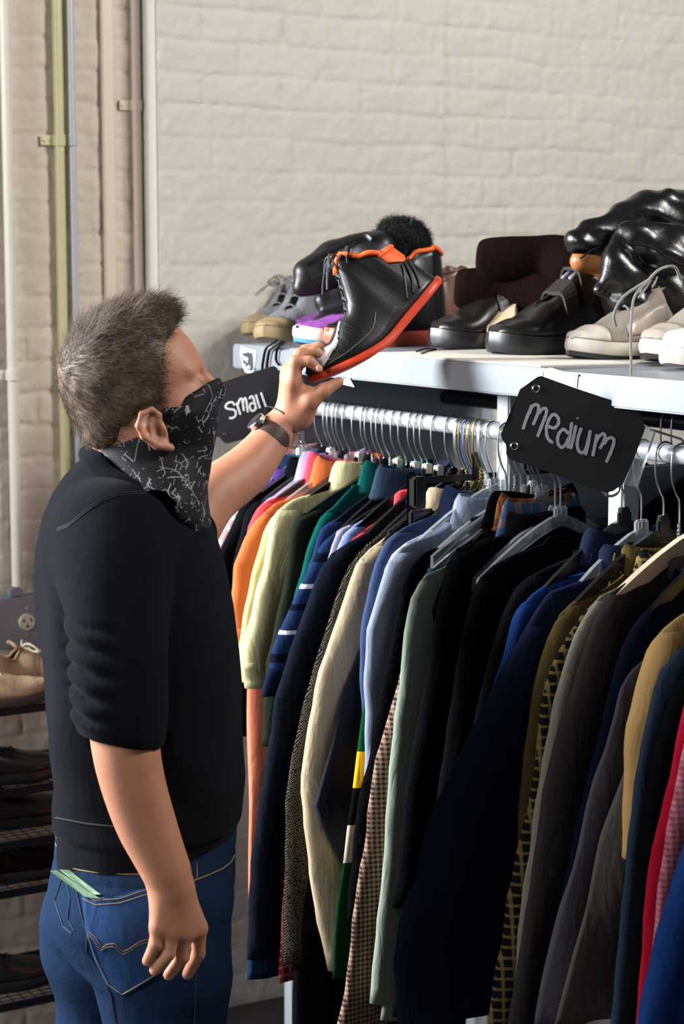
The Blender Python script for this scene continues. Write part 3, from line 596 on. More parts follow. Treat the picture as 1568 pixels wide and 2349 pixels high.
garment('coat', 'black coat filling the gap left of the crimson shirt', 'coat', -.725, [(1680, 1470), (1610, 1510), (1560, 1560), (1530, 1620), (1505, 1700), (1480, 1800), (1460, 1950), (1440, 2150), (1425, 2360)], F['blk3'], th=.018, collar=None, hang='black')
garment('shirt', 'crimson shirt near the right edge', 'shirt', -.765, [(1700, 1520), (1640, 1550), (1590, 1580), (1568, 1607), (1547, 1705), (1536, 1778), (1507, 1903), (1485, 2030), (1475, 2175), (1458, 2360)], F['red'], th=.012, cuff=-.9, collar=None, hang='wire')
garment('shirt', 'dusty pink checked shirt next to the crimson one', 'shirt', -.785, [(1720, 1540), (1650, 1570), (1600, 1610), (1575, 1690), (1556, 1780), (1530, 1900), (1508, 2030), (1497, 2175), (1476, 2360)], F['pink'], th=.012, cuff=-.95, collar=None, hang=None)
garment('coat', 'royal blue jacket in the lower right corner', 'jacket', -.835, [(1800, 1590), (1740, 1630), (1690, 1690), (1640, 1780), (1568, 1943), (1525, 2084), (1504, 2167), (1471, 2320), (1465, 2370)], F['royal'], th=.020, cuff=-1.0, collar=None, hang='black')

garment('shirt', 'orange and brown plaid shirt, only its collar showing above the black jacket', 'shirt', -.098, [(1230, 1188), (1200, 1200), (1160, 1222), (1120, 1250), (1080, 1300), (1050, 1400)], F['oplaid'], th=.008, cuff=-.4, hang='clear')
garment('shirt', 'blue and brown plaid shirt, only its collar showing above the black jacket', 'shirt', -.112, [(1262, 1200), (1230, 1212), (1180, 1232), (1130, 1262), (1090, 1310), (1060, 1400)], F['bplaid'], th=.006, cuff=-.4, hang='clear')
garment('coat', 'black coat with a furry collar under the hanging post', 'coat', -.088, [(1195, 1182), (1150, 1205), (1110, 1225), (1060, 1250), (1020, 1300), (990, 1400)], F['fuzzy'], th=.010, cuff=-.4, hang='black', neck=.085)
hanger(-.150, 'clear', 'clear plastic hanger over the black suit jacket, left of the pair', top=-.13, drop=.10, half=.17)
hanger(-.165, 'clear', 'clear plastic hanger over the black suit jacket, right of the pair', top=-.13, drop=.10, half=.17)
for i, s_ in enumerate((.44, .415, .375, .13, .115, .09)):
    hanger(s_, ['wire', 'black', 'wire', 'black', 'brass', 'brass'][i], ['plain wire hanger left of the teal sweater', 'black plastic hanger over the dark olive sweater', 'plain wire hanger just right of the dark olive sweater', 'black plastic hanger above the tan shirt', 'twisted brass-coloured hanger above the tan shirt', 'twisted brass-coloured hanger left of the chambray shirt'][i], top=-.105, drop=.08, half=.16)
hanger(.105, 'bluewire', 'blue coated wire hanger with a twisted neck', top=-.115, drop=.08, half=.16)
# trouser hanger with clips
t = bpy.data.objects.new('clip_hanger', None); LINK(t); t.matrix_world = garment_frame(.085); setp(t, 'black trouser hanger with a metal-sprung clip at its end', 'hanger', 'hangers on the front rail')
s_ = .085; v0, z0 = rk_px(945, 1104, s_); v1, z1 = rk_px(960, 1215, s_); z0 -= R0[2]; z1 -= R0[2]
q = MB(); q.box((0, 0, z0), (2*v0-.02, .008, .012), None, .002); q.box((0, 0, z0+.02), (.02, .01, .05), None, .003); q.build('bar', blackplastic, t)
for sx in (1, -1):
    q = MB(); q.box((sx*(v0-.012), 0, z0-.02), (.026, .022, .056), None, .004); q.box((sx*(v0-.006), -.012, z0-.035), (.018, .006, .10), None, .003); q.box((sx*(v0-.02), 0, z0-.066), (.05, .016, .03), None, .004)
    c = q.build('clip', blackplastic, t, True); q = MB(); q.box((sx*(v0-.012), -.0155, z0-.012), (.008, .003, .026), None, .001); q.build('spring', chrome, c)
q = MB(); q.tube(spline([(.0178*math.cos(math.radians(a)), 0, .0178*math.sin(math.radians(a))) for a in np.linspace(205, 0, 13)]+[(.018, 0, -.02), (.008, 0, -.062), (0, 0, z0+.04)], 3), .0017, 8); q.build('hook', wire, t, True)
# the back rail
VO[0] = -.42
bcols = [F['blk'], F['char'], F['navy'], F['blk3'], F['steel'], F['brg'], F['blknavy'], F['blk2']]
for i, s_ in enumerate((.42, .30, .20, .14, .05, .02, -.04, -.07, -.45, -.52, -.60)):
    hanger(s_, 'wire', ('wire hanger on the black back rail behind the far unit' if s_ > -.2 else 'wire hanger on the black back rail right of the medium sign'), top=-.10, group='hangers on the black back rail' + (', far unit' if s_ > -.2 else ', near unit'))
    if i in (0, 2, 4, 7, 8, 9):
        t = bpy.data.objects.new('coat', None); LINK(t); t.matrix_world = garment_frame(s_); setp(t, ('dark coat on the black back rail behind the far unit' if s_ > -.2 else 'dark coat on the black back rail right of the medium sign'), 'coat', 'dark coats on the back rail' + (', far unit' if s_ > -.2 else ', near unit'))
        q = MB(); rr = []
        for j in range(14):
            z = -.085-.75*(j/13)**1.2; w = .05+.17*seln(-z, .085, .18)+.02*seln(-z, .2, .8)
            rr.append([(w*math.cos(a), .022*math.sin(a)+.003*math.sin(a*6+i), z) for a in np.linspace(0, 2*math.pi, 25)[:-1]])
        q.rings(rr); q.build('body', bcols[i % 8], t, 'all')
        for sx in (1, -1):
            q = MB(); rr = []
            for j in range(10):
                z = -.16-.5*j/9; rr.append([(sx*(.225+.02*j/9)+.035*math.cos(a), .02*math.sin(a), z) for a in np.linspace(0, 2*math.pi, 13)[:-1]])
            q.rings(rr); q.build('sleeve', bcols[i % 8], t, 'all')
VO[0] = 0.
# ------------------------------------------------------------------ implicit surfaces for bodies, cloth and leather
class Field:
    """signed distances on a grid, turned into a smooth quad mesh"""
    def __init__(s, lo, hi, h):
        s.lo = np.array(lo, float); s.h = h; s.n = (np.ceil((np.array(hi)-s.lo)/h)+1).astype(int)
        s.F = np.full(tuple(s.n), 1., np.float32)
    def block(s, lo, hi):
        a = np.clip(((np.array(lo)-s.lo)/s.h).astype(int)-1, 0, s.n); b = np.clip(((np.array(hi)-s.lo)/s.h).astype(int)+2, 0, s.n)
        sl = tuple(slice(int(i), int(j)) for i, j in zip(a, b))
        ax = [(s.lo[d]+s.h*np.arange(a[d], b[d])).astype(np.float32) for d in range(3)]
        return sl, ax[0][:, None, None], ax[1][None, :, None], ax[2][None, None, :]
    def put(s, lo, hi, fn, k=.01, op='+'):
        sl, X, Y, Z = s.block(lo, hi); d = fn(X, Y, Z).astype(np.float32); A = s.F[sl]
        if A.size == 0: return
        if op == '+':
            if k <= 0: s.F[sl] = np.minimum(A, d)
            else:
                q = np.clip(.5+.5*(A-d)/k, 0, 1); s.F[sl] = A*(1-q)+d*q-k*q*(1-q)
        elif op == '-':
            d = -d; q = np.clip(.5-.5*(A-d)/k, 0, 1); s.F[sl] = A*(1-q)+d*q+k*q*(1-q)
    def cone(s, a, b, ra, rb, k=.01, op='+', flat=None):
        a, b = np.array(a, float), np.array(b, float); pad = max(ra, rb)+k+3*s.h; ba = b-a; L2 = max(ba@ba, 1e-9)
        def fn(X, Y, Z):
            t = np.clip(((X-a[0])*ba[0]+(Y-a[1])*ba[1]+(Z-a[2])*ba[2])/L2, 0, 1)
            dx, dy, dz = X-a[0]-t*ba[0], Y-a[1]-t*ba[1], Z-a[2]-t*ba[2]
            if flat is not None:
                n, f = flat; q = (dx*n[0]+dy*n[1]+dz*n[2])*(1/f-1); dx = dx+q*n[0]; dy = dy+q*n[1]; dz = dz+q*n[2]
            return np.sqrt(dx*dx+dy*dy+dz*dz)-(ra+(rb-ra)*t)
        s.put(np.minimum(a, b)-pad, np.maximum(a, b)+pad, fn, k, op)
    def chain(s, pts, rs, k=.01, op='+', flat=None):
        if k >= .02 and len(pts) > 3:
            q = spline([list(p)+[r] for p, r in zip(pts, rs)], 3); pts = [p[:3] for p in q]; rs = [p[3] for p in q]
        for i in range(len(pts)-1): s.cone(pts[i], pts[i+1], rs[i], rs[i+1], k if i == 0 else min(k, .006 if k < .02 else .018), op, flat)
    def ell(s, c, R, r, k=.01, op='+'):
        """R columns are the axes"""
        c = np.array(c, float); r = np.array(r, float); pad = max(r)+k+3*s.h; Rt = np.asarray(R).T
        def fn(X, Y, Z):
            x, y, z = X-c[0], Y-c[1], Z-c[2]; q = [(Rt[i, 0]*x+Rt[i, 1]*y+Rt[i, 2]*z) for i in range(3)]
            k0 = np.sqrt(sum((q[i]/r[i])**2 for i in range(3))); k1 = np.sqrt(sum((q[i]/r[i]**2)**2 for i in range(3)))
            return k0*(k0-1)/np.maximum(k1, 1e-6)
        s.put(c-pad, c+pad, fn, k, op)
    def loft(s, tab, k=.02, p=2.4, op='+', rot=0.):
        """tab rows: z, cx, cy, ax, ay - stacked ellipses, upright"""
        tab = np.array(sorted(tab)); z0, z1 = tab[0, 0], tab[-1, 0]; c_, s_ = math.cos(rot), math.sin(rot)
        m = tab[:, 3:].max()+k+.02
        def fn(X, Y, Z):
            z = Z.ravel(); g = [np.interp(z, tab[:, 0], tab[:, i])[None, None, :] for i in range(1, 5)]
            x, y = X-g[0], Y-g[1]; x, y = x*c_+y*s_, -x*s_+y*c_
            q = (np.abs(x/g[2])**p+np.abs(y/g[3])**p)**(1/p); d = (q-1)*np.minimum(g[2], g[3])
            dz = np.maximum(z0-Z, Z-z1); return np.maximum(d, dz)
        s.put((tab[:, 1].min()-m, tab[:, 2].min()-m, z0-k), (tab[:, 1].max()+m, tab[:, 2].max()+m, z1+k), fn, k, op)
    def cut(s, p, n, k=.003):
        """remove what lies on the side n points to"""
        p, n = np.array(p, float), np.array(n, float); n /= np.linalg.norm(n)
        def fn(X, Y, Z): return -((X-p[0])*n[0]+(Y-p[1])*n[1]+(Z-p[2])*n[2])
        s.put(s.lo, s.lo+s.h*s.n, fn, k, '-')
    def displace(s, fn, lo=None, hi=None):
        sl, X, Y, Z = s.block(s.lo if lo is None else lo, (s.lo+s.h*s.n) if hi is None else hi); A = s.F[sl]
        msk = np.abs(A) < .03
        i = np.nonzero(msk)
        A[i] -= fn(X.ravel()[i[0]], Y.ravel()[i[1]], Z.ravel()[i[2]]).astype(np.float32)
    def mesh(s):
        F = s.F; neg = F < 0; nx, ny, nz = F.shape; act = np.zeros((nx-1, ny-1, nz-1), np.int8)
        corners = [(a, b, c) for a in (0, 1) for b in (0, 1) for c in (0, 1)]
        for a, b, c in corners: act += neg[a:nx-1+a, b:ny-1+b, c:nz-1+c]
        I = np.argwhere((act > 0) & (act < 8)); n = len(I); idm = np.full(act.shape, -1, np.int32); idm[tuple(I.T)] = np.arange(n)
        val = {q: F[I[:, 0]+q[0], I[:, 1]+q[1], I[:, 2]+q[2]] for q in corners}
        acc = np.zeros((n, 3)); cnt = np.zeros(n)
        for q in corners:
            for d in range(3):
                if q[d] == 0:
                    r = list(q); r[d] = 1; r = tuple(r); a, b = val[q], val[r]; m = (a < 0) != (b < 0)
                    t = a[m]/(a[m]-b[m]); pt = np.zeros((m.sum(), 3)); pt[:] = q; pt[:, d] += t; acc[m] += pt; cnt[m] += 1
        V = s.lo+s.h*(I+acc/cnt[:, None]); Q = []
        for d in range(3):
            e1, e2 = [(1, 2), (2, 0), (0, 1)][d]
            A = neg.take(np.arange(F.shape[d]-1), d); B = neg.take(np.arange(1, F.shape[d]), d); E = np.argwhere(A != B)
            ok = (E[:, e1] > 0) & (E[:, e2] > 0) & (E[:, e1] < F.shape[e1]-1) & (E[:, e2] < F.shape[e2]-1); E = E[ok]
            ins = A[tuple(E.T)]; o = np.eye(3, dtype=int)
            g = lambda v: idm[tuple((E-v).T)]
            q = np.stack([g(o[e1]+o[e2]), g(o[e2]), g(o[e1]*0), g(o[e1])], 1); q[~ins] = q[~ins][:, ::-1]; Q.append(q)
        return V, np.concatenate(Q)
    def build(s, name, m, parent=None, rel=None, smooth=1, label=None):
        V, Q = s.mesh()
        for _ in range(smooth):                                   # one Laplacian pass along the quad edges
            acc = np.zeros_like(V); cnt = np.zeros(len(V))
            for i in range(4):
                a, b = Q[:, i], Q[:, (i+1) % 4]; 
                for d in range(3): acc[:, d] += np.bincount(a, V[b, d], len(V))+np.bincount(b, V[a, d], len(V))
                cnt += np.bincount(a, minlength=len(V))+np.bincount(b, minlength=len(V))
            V = .45*V+.55*acc/np.maximum(cnt, 1)[:, None]
        if rel is not None: V = V-np.array(rel)
        return mesh_obj(name, V, Q, m, parent, True, label)
def surf(o, x, y, bvh={}):
    """point and normal where the line of sight through a picture position meets an object"""
    if o.name not in bvh:
        M = o.matrix_world if o.parent is None else o.parent.matrix_basis @ o.matrix_basis
        vs = [M @ v.co for v in o.data.vertices]; bvh[o.name] = BVHTree.FromPolygons(vs, [tuple(p.vertices) for p in o.data.polygons])
    r = ray(x, y); h = bvh[o.name].ray_cast(Vector(CAM), Vector(r/np.linalg.norm(r)))
    if h[0] is None: return None, None
    n = np.array(h[1])
    if n @ r > 0: n = -n
    return np.array(h[0]), n
def stitch(o, px, r, m, name, parent, rel, off=.0, step=6, label=None, closed=False, flat=1.):
    px = [np.array(q, float) for q in px]; out = []
    for a, b in zip(px[:-1], px[1:]):
        k = max(1, int(np.linalg.norm(b-a)/step))
        for i in range(k): out.append(a+(b-a)*i/k)
    out.append(px[-1]); q = []
    for p in out:
        h, n = surf(o, *p)
        if h is not None: q.append(h+n*off-np.array(rel))
    if len(q) < 2: return None
    b = MB(); b.tube(q, r, 6, flat=flat); return b.build(name, m, parent, True, label)

# ------------------------------------------------------------------ the man
MAN = np.array([-.30, 2.83, 0.])
man = thing('person', 'man in black sweatshirt and jeans lifting a sneaker, neck gaiter over his face', 'person', MAN)
def skin_mat():
    t = NT('skin'); t.set(Roughness=.55); t.b.inputs['Subsurface Weight'].default_value = .12; t.b.inputs['Subsurface Radius'].default_value = (.012, .004, .002)
    t.b.inputs['Subsurface Scale'].default_value = .6
    f = t.noise(22, 4, .6); g = t.noise(160, 3)
    c = t.mix(f, lin('aa7152'), lin('bc866a')); c = t.mix(t.math('MULTIPLY', g, .25), c, lin('a3644c')); t.l(c, t.b.inputs['Base Color'])
    t.bump(t.math('ADD', t.noise(700, 3), t.noise(90, 4)), .22, .0012); return t.m
skin = skin_mat()
th, ps = math.radians(25), math.radians(8)
hf = np.array([math.cos(th)*math.cos(ps), math.cos(th)*math.sin(ps), math.sin(th)]); hh_ = np.array([-math.sin(th)*math.cos(ps), -math.sin(th)*math.sin(ps), math.cos(th)]); hr = np.cross(hf, hh_)
HC = P(325, 900, 2.82); HR = np.stack([hf, hr, hh_], 1)
def hd(f, r, h): return HC+hf*f+hr*r+hh_*h
B = Field((-.52, 2.44, .72), (.04, 3.42, 1.88), .0030)
B.ell(hd(-.004, 0, .026), HR, (.095, .075, .092), 0)
B.ell(hd(.044, 0, .020), HR, (.053, .063, .064), .02)
B.ell(hd(.036, 0, -.048), HR, (.046, .054, .062), .02)
for r in (-1, 1):
    B.cone(hd(-.005, r*.050, -.070), hd(.040, r*.010, -.098), .020, .017, .02)
    B.cone(hd(.064, r*.038, -.034), hd(.040, r*.054, -.036), .017, .016, .02)
    B.cone(hd(.088, r*.010, .002), hd(.074, r*.046, .002), .009, .008, .012)
    B.ell(hd(.092, r*.030, -.016), HR, (.013, .015, .009), .010, '-'); B.ell(hd(.079, r*.030, -.017), HR, (.0125, .0125, .0125), .002)
    if True:                                             # ear
        E_ = [(.002, .076, -.084), (-.014, .084, -.072), (-.026, .090, -.052), (-.026, .091, -.034), (-.014, .088, -.021), (.002, .082, -.022), (.008, .078, -.034), (.002, .077, -.044)]
        B.chain([hd(f, r*q, h) for f, q, h in E_], [.0065, .006, .0045, .0042, .0042, .0042, .004, .003], .004)
        B.chain([hd(f, r*q, h) for f, q, h in [(-.004, .078, -.074), (-.014, .082, -.060), (-.013, .082, -.042), (-.004, .080, -.034)]], [.004, .0045, .004, .003], .004)
        B.ell(hd(-.008, r*.075, -.052), HR, (.018, .006, .028), .006); B.ell(hd(.004, r*.079, -.056), HR, (.005, .004, .008), .003)
        B.ell(hd(-.004, r*.084, -.056), HR, (.008, .007, .011), .004, '-')
B.cone(hd(.090, 0, -.012), hd(.100, 0, -.042), .009, .011, .012)
for r in (-1, 1): B.cone(hd(.094, r*.009, -.046), hd(.088, r*.011, -.046), .007, .006, .006)
B.cone(hd(-.035, 0, -.045), P(285, 1125, 2.83), .058, .066, .03)
# trunk under the clothes
B.loft([(P(0, y, 2.85)[2], (P(a, y, 2.85)[0]+P(b, y, 2.85)[0])/2, 2.84, S((b-a)/2, 2.85)-.022, w-.02) for y, a, b, w in
        [(1100, 170, 440, .13), (1180, 110, 478, .185), (1300, 95, 512, .18), (1500, 108, 545, .165), (1700, 118, 560, .155), (1900, 128, 548, .155), (2020, 118, 546, .165), (2160, 140, 535, .155), (2300, 220, 500, .10)]], .03)
# near arm, hanging
B.chain([P(275, 1240, 2.72), P(270, 1400, 2.64), P(280, 1640, 2.60), P(298, 1769, 2.595), P(330, 1877, 2.60), P(362, 1954, 2.60), P(396, 2030, 2.60)], [.056, .050, .043, .0395, .036, .030, .0265], .02)
pal = np.array([.55, -.80, .1])                          # back of the hand looks this way
def finger(F_, px, rs, k=.0055):
    F_.chain([P(*q) for q in px], rs, k)
for a, b, ra in [((412, 2045, 2.61), (455, 2130, 2.615), .0155), ((400, 2045, 2.60), (425, 2140, 2.60), .0155), ((388, 2045, 2.60), (393, 2138, 2.59), .0150), ((376, 2045, 2.60), (362, 2126, 2.585), .0145)]:
    B.cone(P(*a), P(*b), .0195, ra-.0015, .016)
finger(B, [(363, 2122, 2.585), (357, 2165, 2.582), (338, 2204, 2.59)], [.0115, .0092, .0080], .005)
finger(B, [(393, 2134, 2.59), (387, 2188, 2.585), (355, 2226, 2.592)], [.0118, .0094, .0082], .004)
finger(B, [(424, 2136, 2.60), (419, 2196, 2.598), (387, 2236, 2.606)], [.0120, .0096, .0084], .004)
finger(B, [(455, 2126, 2.615), (455, 2188, 2.622), (430, 2234, 2.632)], [.0120, .0096, .0084], .004)
B.chain([P(420, 2050, 2.63), P(445, 2110, 2.665), P(445, 2160, 2.68), P(432, 2195, 2.69)], [.018, .013, .0105, .009], .012)
# far arm, raised to the shelf
B.chain([P(330, 1160, 3.02), P(405, 1235, 3.12), P(480, 1143, 3.18), P(562, 1081, 3.235), P(618, 1012, 3.275), P(650, 972, 3.29)], [.056, .050, .0425, .0375, .0275, .0265], .02)
for a, b, ra in [((668, 950, 3.28), (672, 876, 3.262), .0140), ((664, 945, 3.295), (660, 862, 3.28), .0140), ((664, 940, 3.31), (662, 850, 3.305), .0135), ((668, 940, 3.325), (672, 850, 3.33), .0130), ((690, 950, 3.28), (706, 905, 3.27), .0150)]:
    B.cone(P(*a), P(*b), .0190, ra, .018)
finger(B, [(673, 878, 3.262), (678, 830, 3.258), (710, 829, 3.255), (731, 846, 3.258)], [.0135, .0112, .0088, .0072], .008)
finger(B, [(661, 862, 3.28), (688, 812, 3.276), (722, 806, 3.280), (750, 822, 3.285)], [.0130, .0105, .0088, .0072], .006)
finger(B, [(662, 850, 3.305), (700, 804, 3.305), (730, 795, 3.305), (752, 800, 3.305)], [.0125, .010, .0085, .0072], .005)
finger(B, [(672, 850, 3.33), (705, 815, 3.345), (730, 806, 3.345), (745, 812, 3.342)], [.012, .0092, .008, .007], .005)
B.chain([P(690, 958, 3.28), P(712, 918, 3.262), P(742, 896, 3.262), P(777, 876, 3.27)], [.019, .0155, .0125, .0088], .014)
body = B.build('body', skin, man, MAN, 1)
del B

# ------------------------------------------------------------------ sweatshirt
def cloth_noise(X, Y, Z, f=9, seed=0): return vnoise(X*f+seed, Y*f, Z*f)
swm = fabric('black_sweatshirt', '111317', weave=1500, bump=.15, var=.15, sheen=.02, folds=.12)
W = Field((-.56, 2.46, .92), (.02, 3.28, 1.66), .0042)
rows = [(1042, 206, 290, .050), (1062, 176, 330, .090), (1090, 150, 380, .130), (1125, 127, 430, .165), (1180, 106, 476, .192), (1240, 94, 498, .205), (1300, 89, 516, .203), (1400, 91, 537, .195), (1500, 101, 552, .188),
        (1600, 106, 562, .182), (1700, 109, 566, .178), (1800, 116, 566, .178), (1870, 121, 560, .178), (1930, 124, 548, .172), (1975, 130, 536, .168)]
W.loft([(P(0, y, 2.85)[2], (P(a, y, 2.85)[0]+P(b, y, 2.85)[0])/2, 2.845, S((b-a)/2, 2.85), w) for y, a, b, w in rows], .03, 2.35)
W.chain([P(256, 1228, 2.70), P(266, 1340, 2.65), P(272, 1480, 2.615), P(278, 1640, 2.60), P(286, 1715, 2.60)], [.078, .070, .0635, .060, .044], .03)
W.chain([P(330, 1165, 3.03), P(400, 1232, 3.12), P(425, 1215, 3.135)], [.078, .062, .054], .03)
# cuff of the hanging sleeve
ctr = P(280, 1694, 2.60); ax = P(300, 1769, 2.60)-P(276, 1660, 2.60); ax = ax/np.linalg.norm(ax)*.94+np.array([-.34, 0, 0]); ax /= np.linalg.norm(ax)
def cuffcut(X, Y, Z): 
    a = (X-ctr[0])*ax[0]+(Y-ctr[1])*ax[1]+(Z-ctr[2])*ax[2]
    rr = np.sqrt((X-ctr[0])**2+(Y-ctr[1])**2+(Z-ctr[2])**2)-.095
    return np.maximum(-a, rr)
W.put(ctr-.12, ctr+.12, cuffcut, .004, '-')
zt = lambda y: P(0, y, 2.6)[2]
def sw_disp(X, Y, Z):
    d = .0022*vnoise(X*14, Y*14, Z*9)
    # bunched pushed-up sleeve, folds stack on the back of the upper arm
    ex = np.exp(-((X-(P(270, 1500, 2.6)[0]))/.085)**4)*np.exp(-((Y-2.60)/.085)**4)
    bk = np.clip((P(262, 1500, 2.6)[0]-X)/.05+.35, 0, 1)
    zz = Z+.25*(X-P(270, 1500, 2.6)[0])+.010*vnoise(X*12, Y*12, Z*8)
    env = np.clip((zt(1395)-Z)/.03, 0, 1)*np.clip((Z-zt(1662))/.015, 0, 1)
    d = d+ex*bk*env*.0085*(np.abs(np.sin((zz-zt(1440))*math.pi/.031+.5*vnoise(X*20, Y*20, Z*14)))*2-1.15)
    # long soft folds down the back
    bx = np.clip((-.36-X)/.08, 0, 1)*(1-ex)*np.clip((1.42-Z)/.1, 0, 1)
    u = Y*34+Z*9+1.2*vnoise(X*4, Y*4, Z*3); d = d+bx*.0065*np.sin(u)
    # diagonal drag lines low on the side
    s_ = (X*.8+Z*.6)*42+1.5*vnoise(X*5, Y*5, Z*5, ); lowv = np.clip((1.20-Z)/.1, 0, 1)*np.clip((Z-1.02)/.03, 0, 1)
    d = d++.0045*lowv*np.sin(s_)*(1-ex*env)
    # ribbed waistband pulled in
    return d-.006*np.clip((zt2-Z)/.006, 0, 1)*(1-ex)
zt2 = P(0, 1868, 2.85)[2]
W.displace(sw_disp)
sweat = W.build('sweatshirt', swm, man, MAN, 1)
del W
# ------------------------------------------------------------------ jeans
jm = fabric('blue_jeans_denim', '111b2c', pat='denim', col2='2b4363', weave=1200, bump=.3, folds=.25)
J = Field((-.56, 2.48, 0.06), (.04, 3.24, 1.06), .0052)
rows = [(1860, 134, 545, .155), (1900, 128, 550, .162), (1950, 124, 549, .168), (2010, 113, 549, .172), (2070, 110, 547, .174), (2120, 120, 543, .170), (2165, 145, 538, .160)]
J.loft([(P(0, y, 2.85)[2], (P(a, y, 2.85)[0]+P(b, y, 2.85)[0])/2, 2.845, S((b-a)/2, 2.85), w) for y, a, b, w in rows], .03, 2.3)
J.chain([P(350, 2105, 2.76), P(384, 2349, 2.75), P(388, 2780, 2.76), P(360, 3440, 2.78)], [.112, .088, .066, .060], .035)
J.chain([P(236, 2110, 2.95), P(250, 2349, 2.96), P(262, 2780, 2.96), P(228, 3440, 2.96)], [.104, .078, .064, .060], .030)
J.displace(lambda X, Y, Z: .003*vnoise(X*12, Y*12, Z*7)+.0035*np.sin((X*.5+Z)*40+2*vnoise(X*6, Y*6, Z*4))*np.clip((.90-Z)/.05, 0, 1)*np.clip((Z-.05)/.2, .3, 1))
zw = P(0, 1955, 2.85)[2]
J.displace(lambda X, Y, Z: -.0022*(np.abs(Z-zw) < .0022))
jeans = J.build('jeans', jm, man, MAN, 1)
del J
# ------------------------------------------------------------------ neck gaiter
def gaiter_mat():
    t = NT('black_gaiter_print'); t.set(Roughness=.7); t.b.inputs['Specular IOR Level'].default_value = .3
    mp = t.n('Mapping'); t.l(t.co.outputs['Object'], mp.inputs[0]); mp.inputs['Scale'].default_value = (1, .6, 1)
    def lines(scale, w, off):
        v = t.n('TexVoronoi', feature='DISTANCE_TO_EDGE'); v.inputs['Scale'].default_value = scale; v.inputs['Randomness'].default_value = 1
        ad = t.n('VectorMath', operation='ADD'); t.l(mp.outputs[0], ad.inputs[0]); ad.inputs[1].default_value = (off, off, off); t.l(ad.outputs[0], v.inputs['Vector'])
        msk = t.math('GREATER_THAN', t.noise(scale*.9+off, 2), .56); return t.math('MULTIPLY', t.math('LESS_THAN', v.outputs[0], w), msk)
    a = t.math('MAXIMUM', lines(42, .020, 0), t.math('MAXIMUM', lines(70, .026, 3.1), lines(24, .011, 7.7)))
    t.l(t.mix(a, lin('08080a'), lin('8e8e96')), t.b.inputs['Base Color']); t.bump(t.noise(60, 3), .3, .002); return t.m
gm = gaiter_mat()
G_ = Field((-.48, 2.70, 1.36), (-.10, 3.0, 1.74), .0030)
G_.loft([(P(0, y, 2.82)[2], (P(a, y, 2.82)[0]+P(b, y, 2.82)[0])/2, 2.825, S((b-a)/2, 2.82), w) for y, a, b, w in
         [(835, 470, 492, .020), (868, 415, 497, .045), (900, 385, 498, .060), (940, 335, 493, .072), (985, 262, 487, .074), (1015, 218, 484, .072), (1045, 212, 482, .078), (1080, 240, 480, .10), (1105, 285, 479, .125), (1130, 330, 478, .125), (1170, 385, 478, .105), (1205, 430, 478, .075), (1240, 465, 477, .015)]], .01, 2.2)
G_.ell(hd(.036, 0, -.050), HR, (.053, .060, .066), .02)
G_.cone(hd(.090, 0, -.012), hd(.100, 0, -.044), .0125, .0145, .015)
pu = P(340, 950, 2.82); nn = np.array([-.462, 0, .887]); G_.cut(pu, nn, .004)
def gdisp(X, Y, Z):
    low = np.clip((1.58-Z)/.10, 0, 1)
    u = (X*.75+Z*.66)*75+2.2*vnoise(X*8, Y*8, Z*8)
    return .0035*low*np.sin(u)+.002*vnoise(X*20, Y*20, Z*20)
G_.displace(gdisp)
gait = G_.build('neck_gaiter', gm, man, MAN, 1)
del G_
# collar band of the sweatshirt
nb = [P(204, 1036, 2.83), P(212, 1054, 2.77), P(245, 1090, 2.735), P(300, 1122, 2.715), P(370, 1168, 2.715), P(430, 1208, 2.74), P(466, 1232, 2.80), P(468, 1225, 2.88), P(400, 1140, 2.95), P(300, 1085, 2.955), P(230, 1048, 2.90)]
q = MB(); q.tube([p-MAN for p in spline(nb+[nb[0]], 6)[:-1]], .011, 10, closed=True, flat=1.5, up=(1, 0, .3)); q.build('collar_band', swm, sweat, True)
# ------------------------------------------------------------------ hair
def hair_mat(name, a, b, rough=.55):
    t = NT(name); t.set(Roughness=rough); t.b.inputs['Specular IOR Level'].default_value = .3
    t.l(t.mix(t.noise(120, 3), lin(a), lin(b)), t.b.inputs['Base Color']); return t.m
hairm = hair_mat('brown_hair', '32261e', '75614f')
hx = lambda X, Y, Z: [((X-HC[0])*a[0]+(Y-HC[1])*a[1]+(Z-HC[2])*a[2]) for a in (hf, hr, hh_)]
H_ = Field(HC-.17, HC+.17, .0032)
H_.ell(hd(-.008, 0, .032), HR, (.100, .081, .098), 0)
H_.ell(hd(.018, 0, .082), HR, (.076, .062, .048), .02)
H_.ell(hd(.046, 0, .094), HR, (.044, .052, .028), .015)
H_.ell(hd(-.062, 0, -.018), HR, (.045, .060, .048), .02)
def facecut(X, Y, Z):
    f, r, h = hx(X, Y, Z); L = np.interp(h, [-.06, -.03, 0, .035, .052, .068, .082, .1], [.006, .016, .036, .050, .064, .086, .11, .2]); return (L-f)*.8
H_.put(H_.lo, H_.lo+H_.h*H_.n, facecut, .006, '-')
def napecut(X, Y, Z):
    f, r, h = hx(X, Y, Z); L = np.interp(f, [-.12, -.04, -.028, -.012, 0.0, .012], [-.070, -.060, -.045, -.008, -.018, -.040]); return (h-L)*.8
H_.put(H_.lo, H_.lo+H_.h*H_.n, napecut, .005, '-')
H_.displace(lambda X, Y, Z: .003*vnoise(X*45, Y*45, Z*45)+.0015*vnoise(X*110, Y*110, Z*110))
cap = H_.build('hair', hairm, man, MAN, 1)
